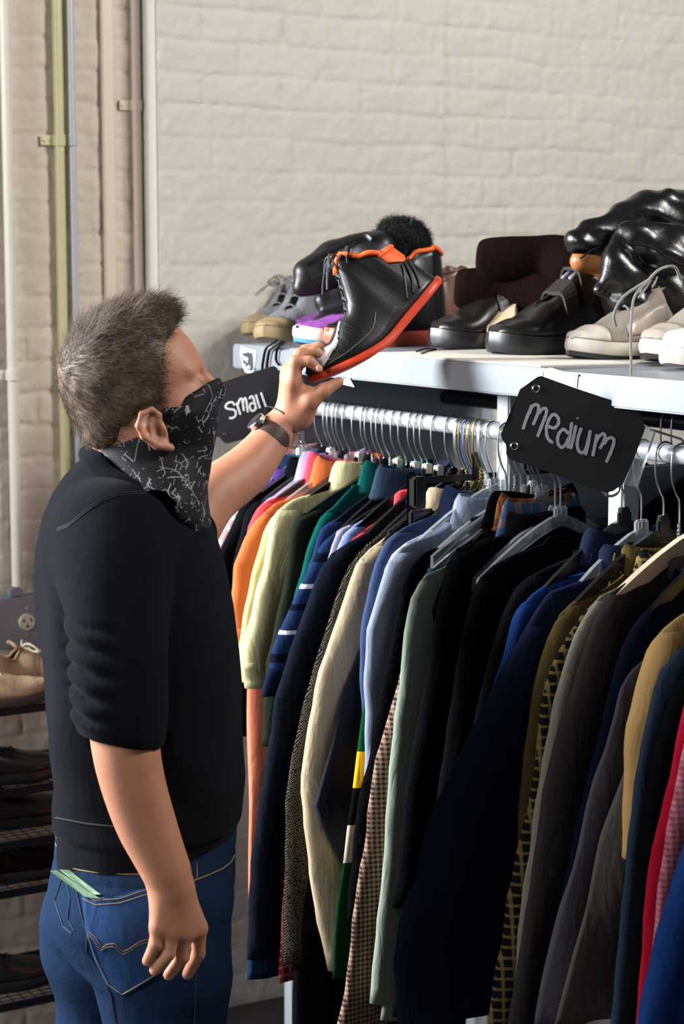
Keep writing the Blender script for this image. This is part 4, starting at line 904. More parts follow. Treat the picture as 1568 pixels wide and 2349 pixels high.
def strands(src, n, dirf, lenf, r, seg=4, lift=.3, curl=.3, off=(0, 0, 0), nz=.22):
    me = src.data; V = np.empty(len(me.vertices)*3, np.float32); me.vertices.foreach_get('co', V); V = V.reshape(-1, 3)
    Nn = np.empty(len(me.vertices)*3, np.float32); me.vertices.foreach_get('normal', Nn); Nn = Nn.reshape(-1, 3)
    i = rng.integers(0, len(V), n); p = V[i]+rng.normal(0, .0012, (n, 3)); nn = Nn[i]; d = dirf(p+np.array(off), nn); d = d-nn*(d*nn).sum(1, keepdims=True)
    d += rng.normal(0, nz, d.shape); d /= np.linalg.norm(d, axis=1, keepdims=True)+1e-9
    Ls, lf = lenf(p+np.array(off), nn); q = p-nn*.001; P_ = [q]; dd = d+nn*lf[:, None]; dd /= np.linalg.norm(dd, axis=1, keepdims=True); w = rng.normal(0, 1, (n, 3))
    for k in range(seg):
        dd = dd-nn*(lf*.55)[:, None]/seg*1.3+w*curl/seg; dd /= np.linalg.norm(dd, axis=1, keepdims=True); q = q+dd*(Ls/seg)[:, None]; P_.append(q)
    P_ = np.stack(P_, 1); T = d; Bn = np.cross(T, nn); Bn /= np.linalg.norm(Bn, axis=1, keepdims=True)+1e-9; C2 = np.cross(T, Bn)
    rs = r*np.linspace(1, .25, seg+1)[None, :, None]; vs = []
    for a in (0, 2.094, 4.189): vs.append(P_+rs*(math.cos(a)*Bn[:, None]+math.sin(a)*C2[:, None]))
    Vv = np.stack(vs, 2).reshape(-1, 3); base = (np.arange(n)*(seg+1)*3)[:, None, None, None]
    sg = (np.arange(seg)*3)[None, :, None, None]; quad = np.array([[k, (k+1) % 3, 3+(k+1) % 3, 3+k] for k in range(3)])[None, None]
    return Vv, (base+sg+quad).reshape(-1, 4)
crown = hd(-.088, .01, .075)
def hdir(p, nn):
    d = p-crown; d /= np.linalg.norm(d, axis=1, keepdims=True)+1e-9
    f = (p-HC)@hf; r = (p-HC)@hr; h = (p-HC)@hh_
    side = np.clip((np.abs(r)-.045)/.02, 0, 1)[:, None]
    return d*(1-.3*side)+side*(hf*.35-hh_*.5)+.35*hf
def hlen(p, nn):
    h = (p-HC)@hh_; f = (p-HC)@hf; top = np.clip((h-.055)/.05, 0, 1)
    return .016+.016*top+.005*rng.random(len(p)), .05+.17*top
hv, hq = strands(cap, 15000, hdir, hlen, .00036, 5, curl=.55, off=MAN, nz=.15)
st = mesh_obj('hair_strands', hv, hq, hairm, cap); st['kind'] = 'stuff'
# eyebrows, eyes
for r in (1, -1):
    q = MB()
    for i in range(60):
        u = rng.random(); p0 = hd(.0935-.020*u**2, r*(.012+.036*u), .006+.006*rng.random()-.004*u); q.tube([p0-MAN, p0-MAN+hr*r*.006+hh_*.002+hf*.001], .0004, 4)
    q.build('eyebrow', hairm, body, True)
    q = MB(); bm = bmesh.new(); bmesh.ops.create_uvsphere(bm, u_segments=20, v_segments=12, radius=.0105); q.add([np.array(v.co)+hd(.0765, r*.030, -.018)-MAN for v in bm.verts], [[v.index for v in f.verts] for f in bm.faces]); bm.free()
    q.build('eye', simple('eye_white', 'd9d4cc', .2), body, 'all')
# ------------------------------------------------------------------ watch, bracelet, cord
wA = P(650, 972, 3.29)-P(575, 1066, 3.245); wA /= np.linalg.norm(wA)
def ringpts(c, axis, ra, n=28, squash=1., nrm=None):
    u = np.array(nrm)-axis*(np.array(nrm)@axis); u /= np.linalg.norm(u); w = np.cross(axis, u)
    return [c+ra*(math.cos(2*math.pi*k/n)*u*squash+math.sin(2*math.pi*k/n)*w) for k in range(n)], u, w
wN = np.array([-.58, -.12, .80]); wc = P(623, 1003, 3.278)
wt = thing('wristwatch', 'steel wristwatch on a brown leather strap, worn on the raised wrist', 'watch', wc)
leather = simple('brown_strap_leather', '3d2c20', .5, 0, .2, 80, .1)
pts, uN, uW = ringpts(np.zeros(3), wA, .0350, 36, .97, wN)
q = MB(); rr = []
for j in range(len(pts)):
    p = pts[j]; rd = p/np.linalg.norm(p); rr.append([p+wA*.0115+rd*.0005, p+wA*.0115-rd*.002, p-wA*.0115-rd*.002, p-wA*.0115+rd*.0005, p+rd*.0012])
rr.append(rr[0]); q.rings(rr, False); q.build('strap', leather, wt, True)
cc = uN*.0375
q = MB(); q.tube([cc-uN*.004, cc+uN*.004, cc+uN*.0058], [.0178, .0178, .0160], 32); cs = q.build('case', chrome, wt, True)
q = MB(); q.tube([cc+uN*.0058, cc+uN*.0066], .0145, 32); q.build('dial', simple('watch_dial', '15161a', .1), wt, True)
q = MB(); q.tube([cc-uW*.0178, cc-uW*.0215], .003, 10); q.build('crown', chrome, wt, True)
for s1 in (1, -1): q = MB(); q.box(cc-uN*.002+uW*s1*.0175, (.007, .007, .007), np.stack([wA, uW, uN], 1), .001); q.build('lug', chrome, wt)
bc = P(650, 990, 3.29); bt = thing('bracelet', 'silver chain bracelet hanging below the watch on the raised wrist', 'bracelet', bc)
bA = wA+np.array([-.10, 0, -.22]); bA /= np.linalg.norm(bA); bp, bu, bw = ringpts(np.zeros(3), bA, .0350, 34, 1.0, wN); q = MB()
for j, p in enumerate(bp):
    a = bp[(j+1) % len(bp)]-p; a /= np.linalg.norm(a); o2 = np.cross(a, p/np.linalg.norm(p)) if j % 2 else p/np.linalg.norm(p)
    q.tube([p+a*.0042*math.cos(t)+o2*.0026*math.sin(t) for t in np.linspace(0, 2*math.pi, 11)[:-1]], .0008, 5, closed=True)
q.build('chain', simple('silver', 'd8d8dc', .18, 1), bt, True)
q = MB(); cp, _, _ = ringpts(P(640, 962, 3.288), wA, .0315, 28, 1., wN); q.tube(cp, .0009, 6, closed=True); setp(q.build('cord_bracelet', rubber, None, True), 'thin black cord tied round the raised wrist above the chain bracelet', 'bracelet')
# nails
for c, d, n_ in (((731, 846, 3.250), (.8, 0, -.6), (-.3, -.8, .45)), ((750, 822, 3.278), (.8, 0, -.5), (-.3, -.7, .5))):
    q = MB(); bm = bmesh.new(); bmesh.ops.create_uvsphere(bm, u_segments=12, v_segments=8, radius=1); d = np.array(d)/np.linalg.norm(d); n_ = np.array(n_); n_ = n_-d*(n_@d); n_ /= np.linalg.norm(n_); e = np.cross(d, n_)
    c = P(*c)-MAN; q.add([c+d*v.co.x*.0062+e*v.co.y*.0052+n_*v.co.z*.0018+n_*.0062 for v in bm.verts], [[v.index for v in f.verts] for f in bm.faces]); bm.free()
    q.build('fingernail', simple('nail', 'c0907a', .35), body, 'all')
# ------------------------------------------------------------------ seams, pockets, stitching on the clothes
thread = simple('tan_thread', '7d6a48', .7); dthread = simple('dark_seam', '16263f', .8); bl = simple('black_seam', '050506', .8)
for off in (0, 5):
    stitch(sweat, [(132, 1213+off), (160, 1201+off), (196, 1171+off), (232, 1146+off), (267, 1132+off), (303, 1128+off), (335, 1128+off)], .0012, bl, 'yoke_seam', sweat, MAN, .0003)
stitch(sweat, [(128, 1876), (200, 1890), (280, 1898)], .0014, bl, 'waistband_seam', sweat, MAN, .0002)
jl = [[(128, 1915), (142, 1950), (144, 2012), (126, 2066), (146, 2125), (165, 2142)], [(150, 2008), (161, 2061), (156, 2110), (172, 2135)], [(176, 2042), (189, 2105), (201, 2143), (199, 2182), (236, 2240), (256, 2285), (266, 2345)]]
for l in jl: stitch(jeans, l, .0013, dthread, 'seam', jeans, MAN, .0006)
for off in (0, 13): stitch(jeans, [(146, 1972+off), (180, 1982+off), (215, 1988+off), (280, 1992+off), (335, 1993+off)], .0009, thread, 'waistband_stitching', jeans, MAN, .0006)
stitch(jeans, [(128, 1935), (140, 1960), (146, 1975)], .0009, thread, 'waistband_stitching', jeans, MAN, .0006)
stitch(jeans, [(537, 1962), (528, 1978), (510, 1992), (480, 2006), (444, 2020)], .0012, thread, 'front_pocket_edge', jeans, MAN, .0006)
stitch(jeans, [(451, 1978), (451, 2014)], .0008, thread, 'side_seam', jeans, MAN, .0006); stitch(jeans, [(449, 2232), (446, 2349)], .0010, dthread, 'side_seam', jeans, MAN, .0004)
tl, tr = [(189, 2044), (223, 2060), (275, 2056), (326, 2040), (346, 2034)], None
left = [(189, 2044), (194, 2105), (202, 2143), (222, 2205), (250, 2262), (283, 2286)]; right_ = [(346, 2034), (350, 2100), (354, 2160), (358, 2225), (357, 2240), (283, 2286)]
def lerp_path(p, t):
    p = np.array(p, float); d = np.r_[0, np.cumsum(np.linalg.norm(np.diff(p, axis=0), axis=1))]; d /= d[-1]; return np.array([np.interp(t, d, p[:, 0]), np.interp(t, d, p[:, 1])])
NU, NV = 18, 22; grid = []; okk = True
for i in range(NV):
    t = i/(NV-1)*.97; a, b = lerp_path(left, t), lerp_path(right_, t)
    for j in range(NU):
        f = j/(NU-1); p = a*(1-f)+b*f
        if t < .3: p[1] += (lerp_path(tl, f)[1]-(a[1]*(1-f)+b[1]*f))*(1-t/.3) if i == 0 or t < .3 else 0
        h, n = surf(jeans, *p); grid.append((h, n))
for side in (1,):
    V = []
    for h, n in grid: V.append(h+n*.0035-MAN)
    for h, n in grid: V.append(h-n*.002-MAN)
    N0 = NU*NV; Fq = []
    for i in range(NV-1):
        for j in range(NU-1):
            a = i*NU+j; Fq.append((a, a+1, a+NU+1, a+NU)); Fq.append((N0+a, N0+a+NU, N0+a+NU+1, N0+a+1))
    ed = list(range(NU))+[i*NU+NU-1 for i in range(1, NV)]+[(NV-1)*NU+j for j in range(NU-2, -1, -1)]+[i*NU for i in range(NV-2, 0, -1)]
    for a, b in zip(ed, ed[1:]+ed[:1]): Fq.append((a, a+N0, b+N0, b))
    q = MB(); q.add(V, Fq); pk = q.build('back_pocket', fabric('dark_pocket_denim', '1a2c4b', pat='denim', col2='35527a', weave=1200, bump=.3), jeans, 'all')
for l, w in (([(191, 2050), (223, 2066), (275, 2062), (326, 2046), (346, 2040)], .0006), ([(192, 2060), (223, 2076), (275, 2072), (326, 2056), (346, 2050)], .0006),
             ([(203, 2139), (220, 2155), (234, 2177), (246, 2170), (262, 2168), (283, 2186), (296, 2181), (320, 2165), (350, 2156)], .0006), ([(206, 2134), (224, 2150), (236, 2171), (248, 2164), (264, 2162), (284, 2179), (296, 2175), (320, 2159), (350, 2150)], .0006),
             ([(205, 2143), (228, 2205), (254, 2256), (283, 2279), (352, 2236), (354, 2200)], .0007)):
    stitch(jeans, l, w, thread, 'pocket_stitching', pk, MAN, .0042)
# folded green note sticking out of the pocket
h0, n0 = surf(jeans, 190, 2020)
bn = thing('banknote', 'folded green banknote sticking out of the back pocket of the jeans', 'banknote', h0)
gm2 = simple('green_note_paper', '5f7d5f', .6, 0, .4, 90)
q = MB()
c4 = [(140, 1992), (158, 1988), (236, 2056), (200, 2050)]; V = []
for k, (x, y) in enumerate(c4):
    h, n = surf(jeans, x, y+6); V.append(h+n*[.016, .020, .006, .005][k]-h0)
q.add(V+[v+n0*.0015 for v in V], [(0, 1, 2, 3), (7, 6, 5, 4), (0, 4, 5, 1), (1, 5, 6, 2), (2, 6, 7, 3), (3, 7, 4, 0)]); q.build('front_fold', gm2, bn)
q = MB(); V = []
for k, (x, y) in enumerate([(150, 1990), (168, 1992), (234, 2048), (212, 2048)]):
    h, n = surf(jeans, x, y+4); V.append(h+n*[.010, .007, .004, .004][k]-h0)
q.add(V+[v-n0*.001 for v in V], [(0, 1, 2, 3), (7, 6, 5, 4), (0, 4, 5, 1), (1, 5, 6, 2), (2, 6, 7, 3), (3, 7, 4, 0)]); q.build('back_fold', gm2, bn)
# ------------------------------------------------------------------ shoes
def frame_mat(o, x, z):
    x = np.array(x, float); x /= np.linalg.norm(x); z = np.array(z, float); z = z-x*(z@x); z /= np.linalg.norm(z); y = np.cross(z, x)
    return Matrix([[x[0], y[0], z[0], o[0]], [x[1], y[1], z[1], o[1]], [x[2], y[2], z[2], o[2]], [0, 0, 0, 1]])
def smooth_i(t, xs, ys):
    i = np.clip(np.searchsorted(xs, t)-1, 0, len(xs)-2); u = (t-xs[i])/(xs[i+1]-xs[i]); u = min(1, max(0, u)); u = u*u*(3-2*u); return ys[i]*(1-u)+ys[i+1]*u
PROF = {}
def shoe(name, label, M, L=.29, W=.105, zs=.025, H=((0, .075), (.12, .078), (.3, .062), (.36, .070), (.62, .062), (.82, .048), (.95, .034), (1, .018)), xa=.36, xt=.66,
         upper=None, solem=None, outm=None, lining=None, lacem=None, laces=6, tongue=.025, straps=0, toecap=None, group='shoes on the rack shelf', cat='shoe', mids=None, bow=True, spring=.010, sp0=.72, spe=2., strapm=None, stripes=None, toeh=1., eyes=None, heelm=None, tonguem=None, collarm=None, ruff=0., trim=None):
    t = bpy.data.objects.new(name, None); LINK(t); t.matrix_world = M; t.empty_display_size = .05; setp(t, label, cat, group)
    Hx = [h[0] for h in H]; Hy = [h[1] for h in H]
    wx = [0, .02, .06, .14, .28, .45, .68, .80, .90, .96, 1]; wy = [.0, .34, .56, .70, .72, .76, 1, .98, .80, .50, .0]
    def w(u):
        return W/2*float(np.interp(u, wx, wy)) if 0 < u < 1 else 0
    bend = lambda u: .10*W*math.sin((u-.3)*math.pi)          # the toe leans inward
    spr = lambda u: spring*max(0, (u-sp0)/(1-sp0))**spe
    # sole: stacked outlines
    us = [0]+[.5-.5*math.cos(math.pi*k/30) for k in range(1, 30)]+[1]
    def outline(sc_, z): return [(L*(.5+(u-.5)*(1+(sc_-1)*.35)), w(u)*sc_+bend(u), z+spr(u)) for u in us]+[(L*(.5+(u-.5)*(1+(sc_-1)*.35)), -w(u)*sc_+bend(u), z+spr(u)) for u in us[-2:0:-1]]
    ms = solem or rubber
    zo = zs*.28 if outm else 0
    if outm:
        q = MB(); q.rings([outline(.96, 0), outline(1.03, .0015), outline(1.06, zo)]); q.build('outsole', outm, t, True)
    q = MB(); q.rings([outline(1.02, zo), outline(1.08, zo+.25*(zs-zo)), outline(1.09, zo+.6*(zs-zo)), outline(1.05, zs), outline(.98, zs+.001)]); q.build('midsole' if outm else 'sole', ms, t, True)
    if mids: q = MB(); q.rings([outline(1.095, zo+.42*(zs-zo)), outline(1.10, zo+.46*(zs-zo)), outline(1.10, zo+.54*(zs-zo)), outline(1.095, zo+.58*(zs-zo))], False); q.build('sole_stripe', mids, t, True)
    # upper
    def topc(u):
        h = smooth_i(u, Hx, Hy)*1.0
        if u >= xt: y = 0
        elif u >= xa: y = .011*(min(1, (xt-u)/.06))**.5
        else:
            f = (xa-u)/xa; y = min(w(u)*.82, .011+(.028)*math.sin(min(1, f*1.35)*math.pi/2)) if u > 0 else 0
            if f > .8: y = min(y, w(u)*.85)
        return y, h
    def prof(u, k, off=0.):
        yt, h = topc(u); w_ = w(u)*1.0; s_ = math.sin(k*math.pi/2); c_ = math.cos(k*math.pi/2)
        if u >= xt: y = w_*c_**.75; z = zs+(h-zs)*s_**.80
        else: y = yt+(w_-yt)*(1-k)**.8*(1+.10*math.sin(k*math.pi)) ; z = zs+(h-zs)*k
        if u >= xa and u < xt: y = yt+(w_-yt)*c_**.8; z = zs+(h-zs)*s_**.85
        return y+off, z+spr(u)
    NK = 12; uu = [max(.004, u) for u in us[:-1]]+[.998]; V = []; Fc = []; n = len(uu)
    rf = lambda: (random.random()-.5)*ruff
    for sd in (1, -1):
        for u in uu:
            for k in range(NK+1):
                y, z = prof(u, k/NK); lean = 0
                V.append((L*u-(.012*(z/.08) if u < .15 else 0)*(-1 if u < .02 else -.6), sd*y+bend(u), z+rf()))
    for sd in range(2):
        b = sd*n*(NK+1)
        for i in range(n-1):
            for k in range(NK):
                a = b+i*(NK+1)+k; f = (a, a+1, a+NK+2, a+NK+1); Fc.append(f if sd else f[::-1])
    q = MB(); q.add(V, Fc); um = upper
    up = q.build('upper', [um, lining or um], t, 'all')
    bm = bmesh.new(); bm.from_mesh(up.data); bmesh.ops.remove_doubles(bm, verts=bm.verts[:], dist=.0012); bmesh.ops.recalc_face_normals(bm, faces=bm.faces[:])
    # outward check
    c0 = sum((f.calc_area()*(f.normal.dot(f.calc_center_median()-Vector((L*.5, 0, .04)))) for f in bm.faces))
    if c0 < 0: bmesh.ops.reverse_faces(bm, faces=bm.faces[:])
    bm.to_mesh(up.data); bm.free()
    sm = up.modifiers.new('thickness', 'SOLIDIFY'); sm.thickness = .0035 if H[1][1] < .15 else .006; sm.offset = -1; sm.material_offset = 1
    # collar edge roll
    q = MB(); cl = []
    for u in ([xa+.10, xa+.05] if collarm else [])+[xa*(1-k/14) for k in range(15)]: y, h = topc(max(u, .004)); cl.append((L*max(u, .004)+(.012*(h/.08)*.6 if u < .15 else 0), y+bend(u)+(.001 if collarm else 0), h+(.0015 if collarm else -.001)))
    cr = [(x, -(y-bend(x/L))+bend(x/L), z) for x, y, z in cl[::-1]]
    q.tube(cl[:-1]+cr[1:], .0030 if not collarm else .0050, 8); q.build('collar', collarm or lining or um, t, 'all')
    # tongue
    if tongue is not None:
        q = MB(); rr = []; e = smooth_i(xa, Hx, Hy)
        for k in range(9):
            f = k/8; x = L*(xt*(1-f)+(xa-.04)*f)-.01*f; z = smooth_i(xt*(1-f)+xa*f, Hx, Hy)-.004+(tongue*f**2.2); wd = .016+.012*f
            rr.append([(x+.002*abs(c), wd*c+bend(x/L), z-.010*c*c+d) for c, d in [(-1, 0), (-.6, .001), (0, .002), (.6, .001), (1, 0), (.6, -.003), (0, -.003), (-.6, -.003)]])
        q.rings(rr); q.build('tongue', tonguem or um, t, 'all')
    if lacem and laces:
        q = MB(); prev = None
        for k in range(laces):
            f = (k+.5)/laces; u = xt*.985*(1-f)+(xa+.012)*f; y, h = prof(u, .80)[0], None; _, z = prof(u, .84); zc = smooth_i(u, Hx, Hy)+.003
            q.tube(spline([(L*u, -.019+bend(u), zc-.005), (L*(u-.01), 0+bend(u), zc+.003), (L*(u-.025), .019+bend(u), zc-.004)], 4), .0021, 6, flat=.7)
            if k % 1 == 0: q.tube(spline([(L*u, .019+bend(u), zc-.005), (L*(u-.01), 0+bend(u), zc+.0045), (L*(u-.025), -.019+bend(u), zc-.004)], 4), .0021, 6, flat=.7)
        if bow:
            zc = smooth_i(xa, Hx, Hy)+.005; x0 = L*(xa+.02)
            for sd in (1, -1):
                q.tube(spline([(x0, 0, zc), (x0+.01, sd*.022, zc+.010), (x0+.028, sd*.036, zc-.004), (x0+.022, sd*.024, zc-.008), (x0+.004, sd*.004, zc)], 5), .0020, 6)
                q.tube(spline([(x0, 0, zc), (x0+.016, sd*.014, zc+.004), (x0+.045, sd*.030, zc-.014), (x0+.06, sd*.034, zc-.026)], 5), .0020, 6)
        q.build('laces', lacem, t, True)
    for k in range(straps):
        u0 = [.50, .36][k]; q = MB(); rr = []
        for j in range(17):
            a = -1+2*j/16; u = u0+.02*a; yy, zz = prof(u, min(.97, 1-abs(a)*.72)); top = smooth_i(u, Hx, Hy)
            if abs(a) < .3: zz = top-.002; yy = abs(a)/.3*prof(u, .785)[0]
            sg = math.copysign(1, a) if abs(a) > .01 else 0; hw = .0135; dz_ = (smooth_i(u+.04, Hx, Hy)-smooth_i(u-.04, Hx, Hy))*(1-abs(a)*.7)/(L*.08)*hw
            rr.append([(L*u-hw, sg*(yy+.002)+bend(u), zz-dz_+.002), (L*u+hw, sg*(yy+.002)+bend(u), zz+dz_+.002), (L*u+hw, sg*(yy+.007*abs(a)+.002)+bend(u), zz+dz_+.0085*(1-.4*abs(a))), (L*u-hw, sg*(yy+.007*abs(a)+.002)+bend(u), zz-dz_+.0085*(1-.4*abs(a)))])
        q.rings(rr); q.build('strap', strapm or um, t, False)
    if toecap:
        q = MB(); V = []; Fc = []; uz = [.84+.158*k/8 for k in range(9)]
        for i, u in enumerate(uz):
            for k in range(-8, 9):
                y, z = prof(u, 1-abs(k)/8); V.append((L*u+.0012*(u > .93), math.copysign(y*1.03, k)+bend(u), z+.0016))
        for i in range(8):
            for k in range(16): a = i*17+k; Fc.append((a, a+1, a+18, a+17))
        q.add(V, Fc); c = q.build('toe_cap', toecap, t, 'all'); sm = c.modifiers.new('thickness', 'SOLIDIFY'); sm.thickness = .001
    if trim:                                                # overlay panels along the sides
        for sd in (1, -1):
            q = MB(); V = []; Fc = []; uz = [.38+.34*k/12 for k in range(13)]
            for u in uz:
                for k in range(6):
                    kk = .12+.10*k*(1-.3*abs(u-.55)/.17)*.9; y, z = prof(u, kk); V.append((L*u, sd*(y*1.015+.001)+bend(u), z))
            for i in range(12):
                for k in range(5): a = i*6+k; Fc.append((a, a+1, a+7, a+6))
            q.add(V, Fc); c = q.build('side_panel', trim, t, 'all'); sm = c.modifiers.new('thickness', 'SOLIDIFY'); sm.thickness = .001
    PROF[t.name] = (prof, L, bend)
    return t
def on_shelf(px, py, ang=0., L=.29, dz=0.):
    """toe at a picture position on the shelf, pointing out of the rack turned by ang degrees"""
    p = PZ(px, py, SH+dz); a = math.radians(ang); d = RV*math.cos(a)+RU*math.sin(a); return frame_mat(p-d*L, d, RZ)
leath = simple('black_shoe_leather', '15120f', .32, 0, .3, 30, .12); blk_sole = simple('black_shoe_sole', '18181a', .38, 0, .2, 30, .05)
vel = simple('black_strap_leather', '1c1815', .42, 0, .3, 50, .2); felt = fabric('grey_felt', '86888c', bump=.9, weave=350, var=.25, fz=2); tanrub = simple('tan_gum_rubber', 'a68f68', .5, 0, .08, 20)
whiterub = simple('off_white_rubber', 'd9d2c6', .45, 0, .06, 20); bluerub = simple('blue_rubber', '4f8fb0', .5); purple = fabric('purple_suede', '8a4f96', bump=.5, weave=700, var=.2); blkmesh = fabric('black_mesh_fabric', '1b1c1f', bump=.9, weave=500)
coralrub = simple('coral_rubber', 'e2654a', .45, 0, .06, 20); greylace = fabric('grey_lace', '8d8984', bump=.6, weave=2500); blklace = fabric('black_lace', '1d1e22', bump=.6, weave=2500)
runner = fabric('taupe_mesh', '8d8379', bump=.9, weave=600, var=.2); runpan = simple('taupe_synthetic', 'a1968a', .35, .1, .1, 30); offw = simple('dirty_white_rubber', 'bdb5a8', .5, 0, .12, 25); tansuede = fabric('tan_suede', 'a58a6e', bump=.5, weave=700); whitel = simple('white_shoe_leather', 'd2cdc6', .3, 0, .05, 20)
orangef = simple('orange_trim', 'f0672c', .5, 0, .06, 30); redor = simple('red_orange_rubber', 'cc3d1d', .42, 0, .08, 30); blksyn = simple('black_synthetic', '121110', .38, 0, .25, 60, .2)
LOW = ((0, .078), (.12, .082), (.3, .064), (.36, .078), (.62, .066), (.82, .052), (.95, .040), (1, .022))
BIG = ((0, .120), (.12, .138), (.28, .122), (.36, .150), (.62, .100), (.82, .068), (.95, .052), (1, .03))
HI = ((0, .156), (.12, .155), (.3, .150), (.36, .148), (.62, .084), (.82, .058), (.95, .042), (1, .024))
shoe('felt_boot', 'grey felt ankle boot with a tan gum sole, farther of the pair', on_shelf(560, 773, -27), .28, .10, .024, ((0, .13), (.12, .135), (.3, .13), (.36, .125), (.62, .070), (.82, .050), (.95, .036), (1, .024)), upper=felt, solem=tanrub, lining=felt, lacem=greylace, laces=3, ruff=.0012, toecap=tanrub, tongue=None, cat='boot')
shoe('felt_boot', 'grey felt ankle boot with a tan gum sole, nearer of the pair', on_shelf(592, 783, -30), .28, .10, .024, ((0, .13), (.12, .135), (.3, .13), (.36, .125), (.62, .070), (.82, .050), (.95, .036), (1, .024)), upper=felt, solem=tanrub, lining=felt, lacem=greylace, laces=3, ruff=.0012, toecap=tanrub, tongue=None, cat='boot')
shoe('sneaker', 'purple and black sneaker on a white sole, farther one of the pair', on_shelf(648, 781, 0), .28, .10, .030, LOW, upper=purple, solem=whiterub, outm=bluerub, lining=blkmesh, lacem=blklace, trim=blkmesh, tonguem=blkmesh)
shoe('sneaker', 'purple and black sneaker on a white sole with blue bottom, nearer one', on_shelf(664, 796, -2), .28, .10, .034, LOW, upper=purple, solem=whiterub, outm=bluerub, lining=blkmesh, lacem=blklace, trim=blkmesh, tonguem=blkmesh)
shoe('high_top_sneaker', 'black high top with orange lining standing on the shelf behind the held one', on_shelf(742, 797, -2, .31), .31, .105, .030, ((0, .185), (.12, .200), (.3, .192), (.36, .175), (.62, .084), (.82, .058), (.95, .042), (1, .024)), upper=blksyn, solem=coralrub, lining=orangef, lacem=blklace, collarm=orangef, tonguem=blksyn, laces=7, xa=.34)
shoe('velcro_shoe', 'black leather shoe with two velcro straps, left one of the pair', on_shelf(985, 803, 3, .29), .29, .115, .034, BIG, upper=leath, solem=blk_sole, lining=felt, straps=2, strapm=vel, tongue=.012, xa=.34, collarm=felt)
shoe('velcro_shoe', 'black leather shoe with two velcro straps, right one of the pair', on_shelf(1118, 817, 3, .30), .30, .122, .036, BIG, upper=leath, solem=blk_sole, lining=felt, straps=2, strapm=vel, tongue=.012, xa=.34, collarm=felt)
shoe('running_shoe', 'taupe running shoe with grey laces trailing over the shelf edge', on_shelf(1300, 828, 2, .30), .30, .108, .032, ((0, .11), (.12, .12), (.3, .10), (.36, .130), (.62, .088), (.82, .060), (.95, .044), (1, .026)), upper=runner, solem=offw, outm=blk_sole, lining=runner, lacem=greylace, trim=runpan, laces=6, toecap=offw)
shoe('running_shoe', 'second taupe running shoe, its ribbed toe next to the white one', on_shelf(1472, 835, 0, .30), .30, .108, .034, BIG, upper=runner, solem=offw, outm=blk_sole, lining=runner, lacem=greylace, trim=runpan, toecap=runpan)
shoe('sneaker', 'white leather sneaker with a round toe at the right edge of the shelf', on_shelf(1522, 846, -6, .28), .28, .105, .026, ((0, .08), (.12, .085), (.3, .07), (.36, .085), (.62, .07), (.82, .064), (.95, .056), (1, .03)), upper=whitel, solem=offw, lining=whitel, lacem=greylace)
shoe('shoe', 'worn black lace-up shoe standing behind the held high top', on_shelf(1056, 792, -2, .27), .27, .10, .022, ((0, .09), (.12, .10), (.3, .085), (.36, .10), (.62, .07), (.82, .05), (.95, .04), (1, .022)), upper=leath, solem=blk_sole, lining=leath, lacem=blklace)
# an upturned shoe showing its pale sole, and a brown one at the back
shoe('shoe', 'dark shoe tipped up so its cream sole shows between the velcro pair', frame_mat(P(1156, 782, 3.70), (-.05, .80, .55), (.25, .55, -.80)), .21, .075, .018, LOW, upper=blksyn, solem=simple('cream_rubber', 'b8a686', .6), lacem=None, tongue=None)
shoe('ankle_boot', 'brown leather ankle boot at the back beside the orange-trimmed high top', frame_mat(P(1085, 784, 4.14)*[1, 1, 0]+RZ*SH, RV, RZ), .28, .10, .02, ((0, .155), (.12, .162), (.3, .150), (.36, .140), (.62, .084), (.82, .058), (.95, .042), (1, .024)), cat='boot', upper=simple('brown_leather', '6b4a38', .35, 0, .2, 30, .1), solem=blk_sole, lacem=blklace, tongue=.01)
# the shoe in the raised hand
_heel = P(1015, 645, 3.37); _d = np.array([-.65, -.19, -.76]); _d /= np.linalg.norm(_d); _L = .282
_up = np.array([-.76, .0, .65])
held = shoe('high_top_sneaker', 'black high top with orange edging and sole, held up in the left hand', frame_mat(_heel, _d, _up), _L, .108, .014, ((0, .105), (.12, .112), (.22, .134), (.31, .166), (.60, .086), (.80, .058), (.94, .040), (1, .024)),
            upper=blksyn, solem=redor, lining=orangef, lacem=simple('charcoal_lace', '3a3c42', .7), collarm=orangef, tonguem=blksyn, laces=9, xa=.30, xt=.70, spring=.057, sp0=.50, spe=1.45, cat='shoe', group='pair of orange-edged high tops', tongue=.006)
hp, hL, hb_ = PROF[held.name]
def side_strip(pts, m, name, wd, off=.0022, n=6):
    q = MB(); sp_ = spline(pts, n); rr = []; k_ = len(sp_)
    ws = np.interp(np.linspace(0, 1, k_), np.linspace(0, 1, len(wd)), wd)
    def P3(u, k): y, z = hp(u, k); return np.array([hL*u, y+hb_(u), z])
    for i, (u, k) in enumerate(sp_):
        a, b = np.array(sp_[max(i-1, 0)]), np.array(sp_[min(i+1, k_-1)]); c = P3(u, k); d = P3(*b)-P3(*a); d /= np.linalg.norm(d)
        nr = np.cross(P3(u+.01, k)-P3(u-.01, k), P3(u, min(k+.04, 1))-P3(u, k-.04)); nr /= np.linalg.norm(nr)+1e-9
        if nr[1] < 0: nr = -nr
        s_ = np.cross(d, nr); w_ = ws[i]/2; rr.append([c+s_*w_+nr*.0006, c+nr*(off+.0008), c-s_*w_+nr*.0006, c-nr*.001])
    q.rings(rr); return q.build(name, m, held, 'all')
side_strip([(.955, .22), (.90, .36), (.83, .47), (.76, .58), (.69, .72), (.63, .85)], simple('white_side_stripe', 'dcdcdc', .3, 0, .03, 20), 'white_stripe', [.010, .022, .022, .015, .008, .003])
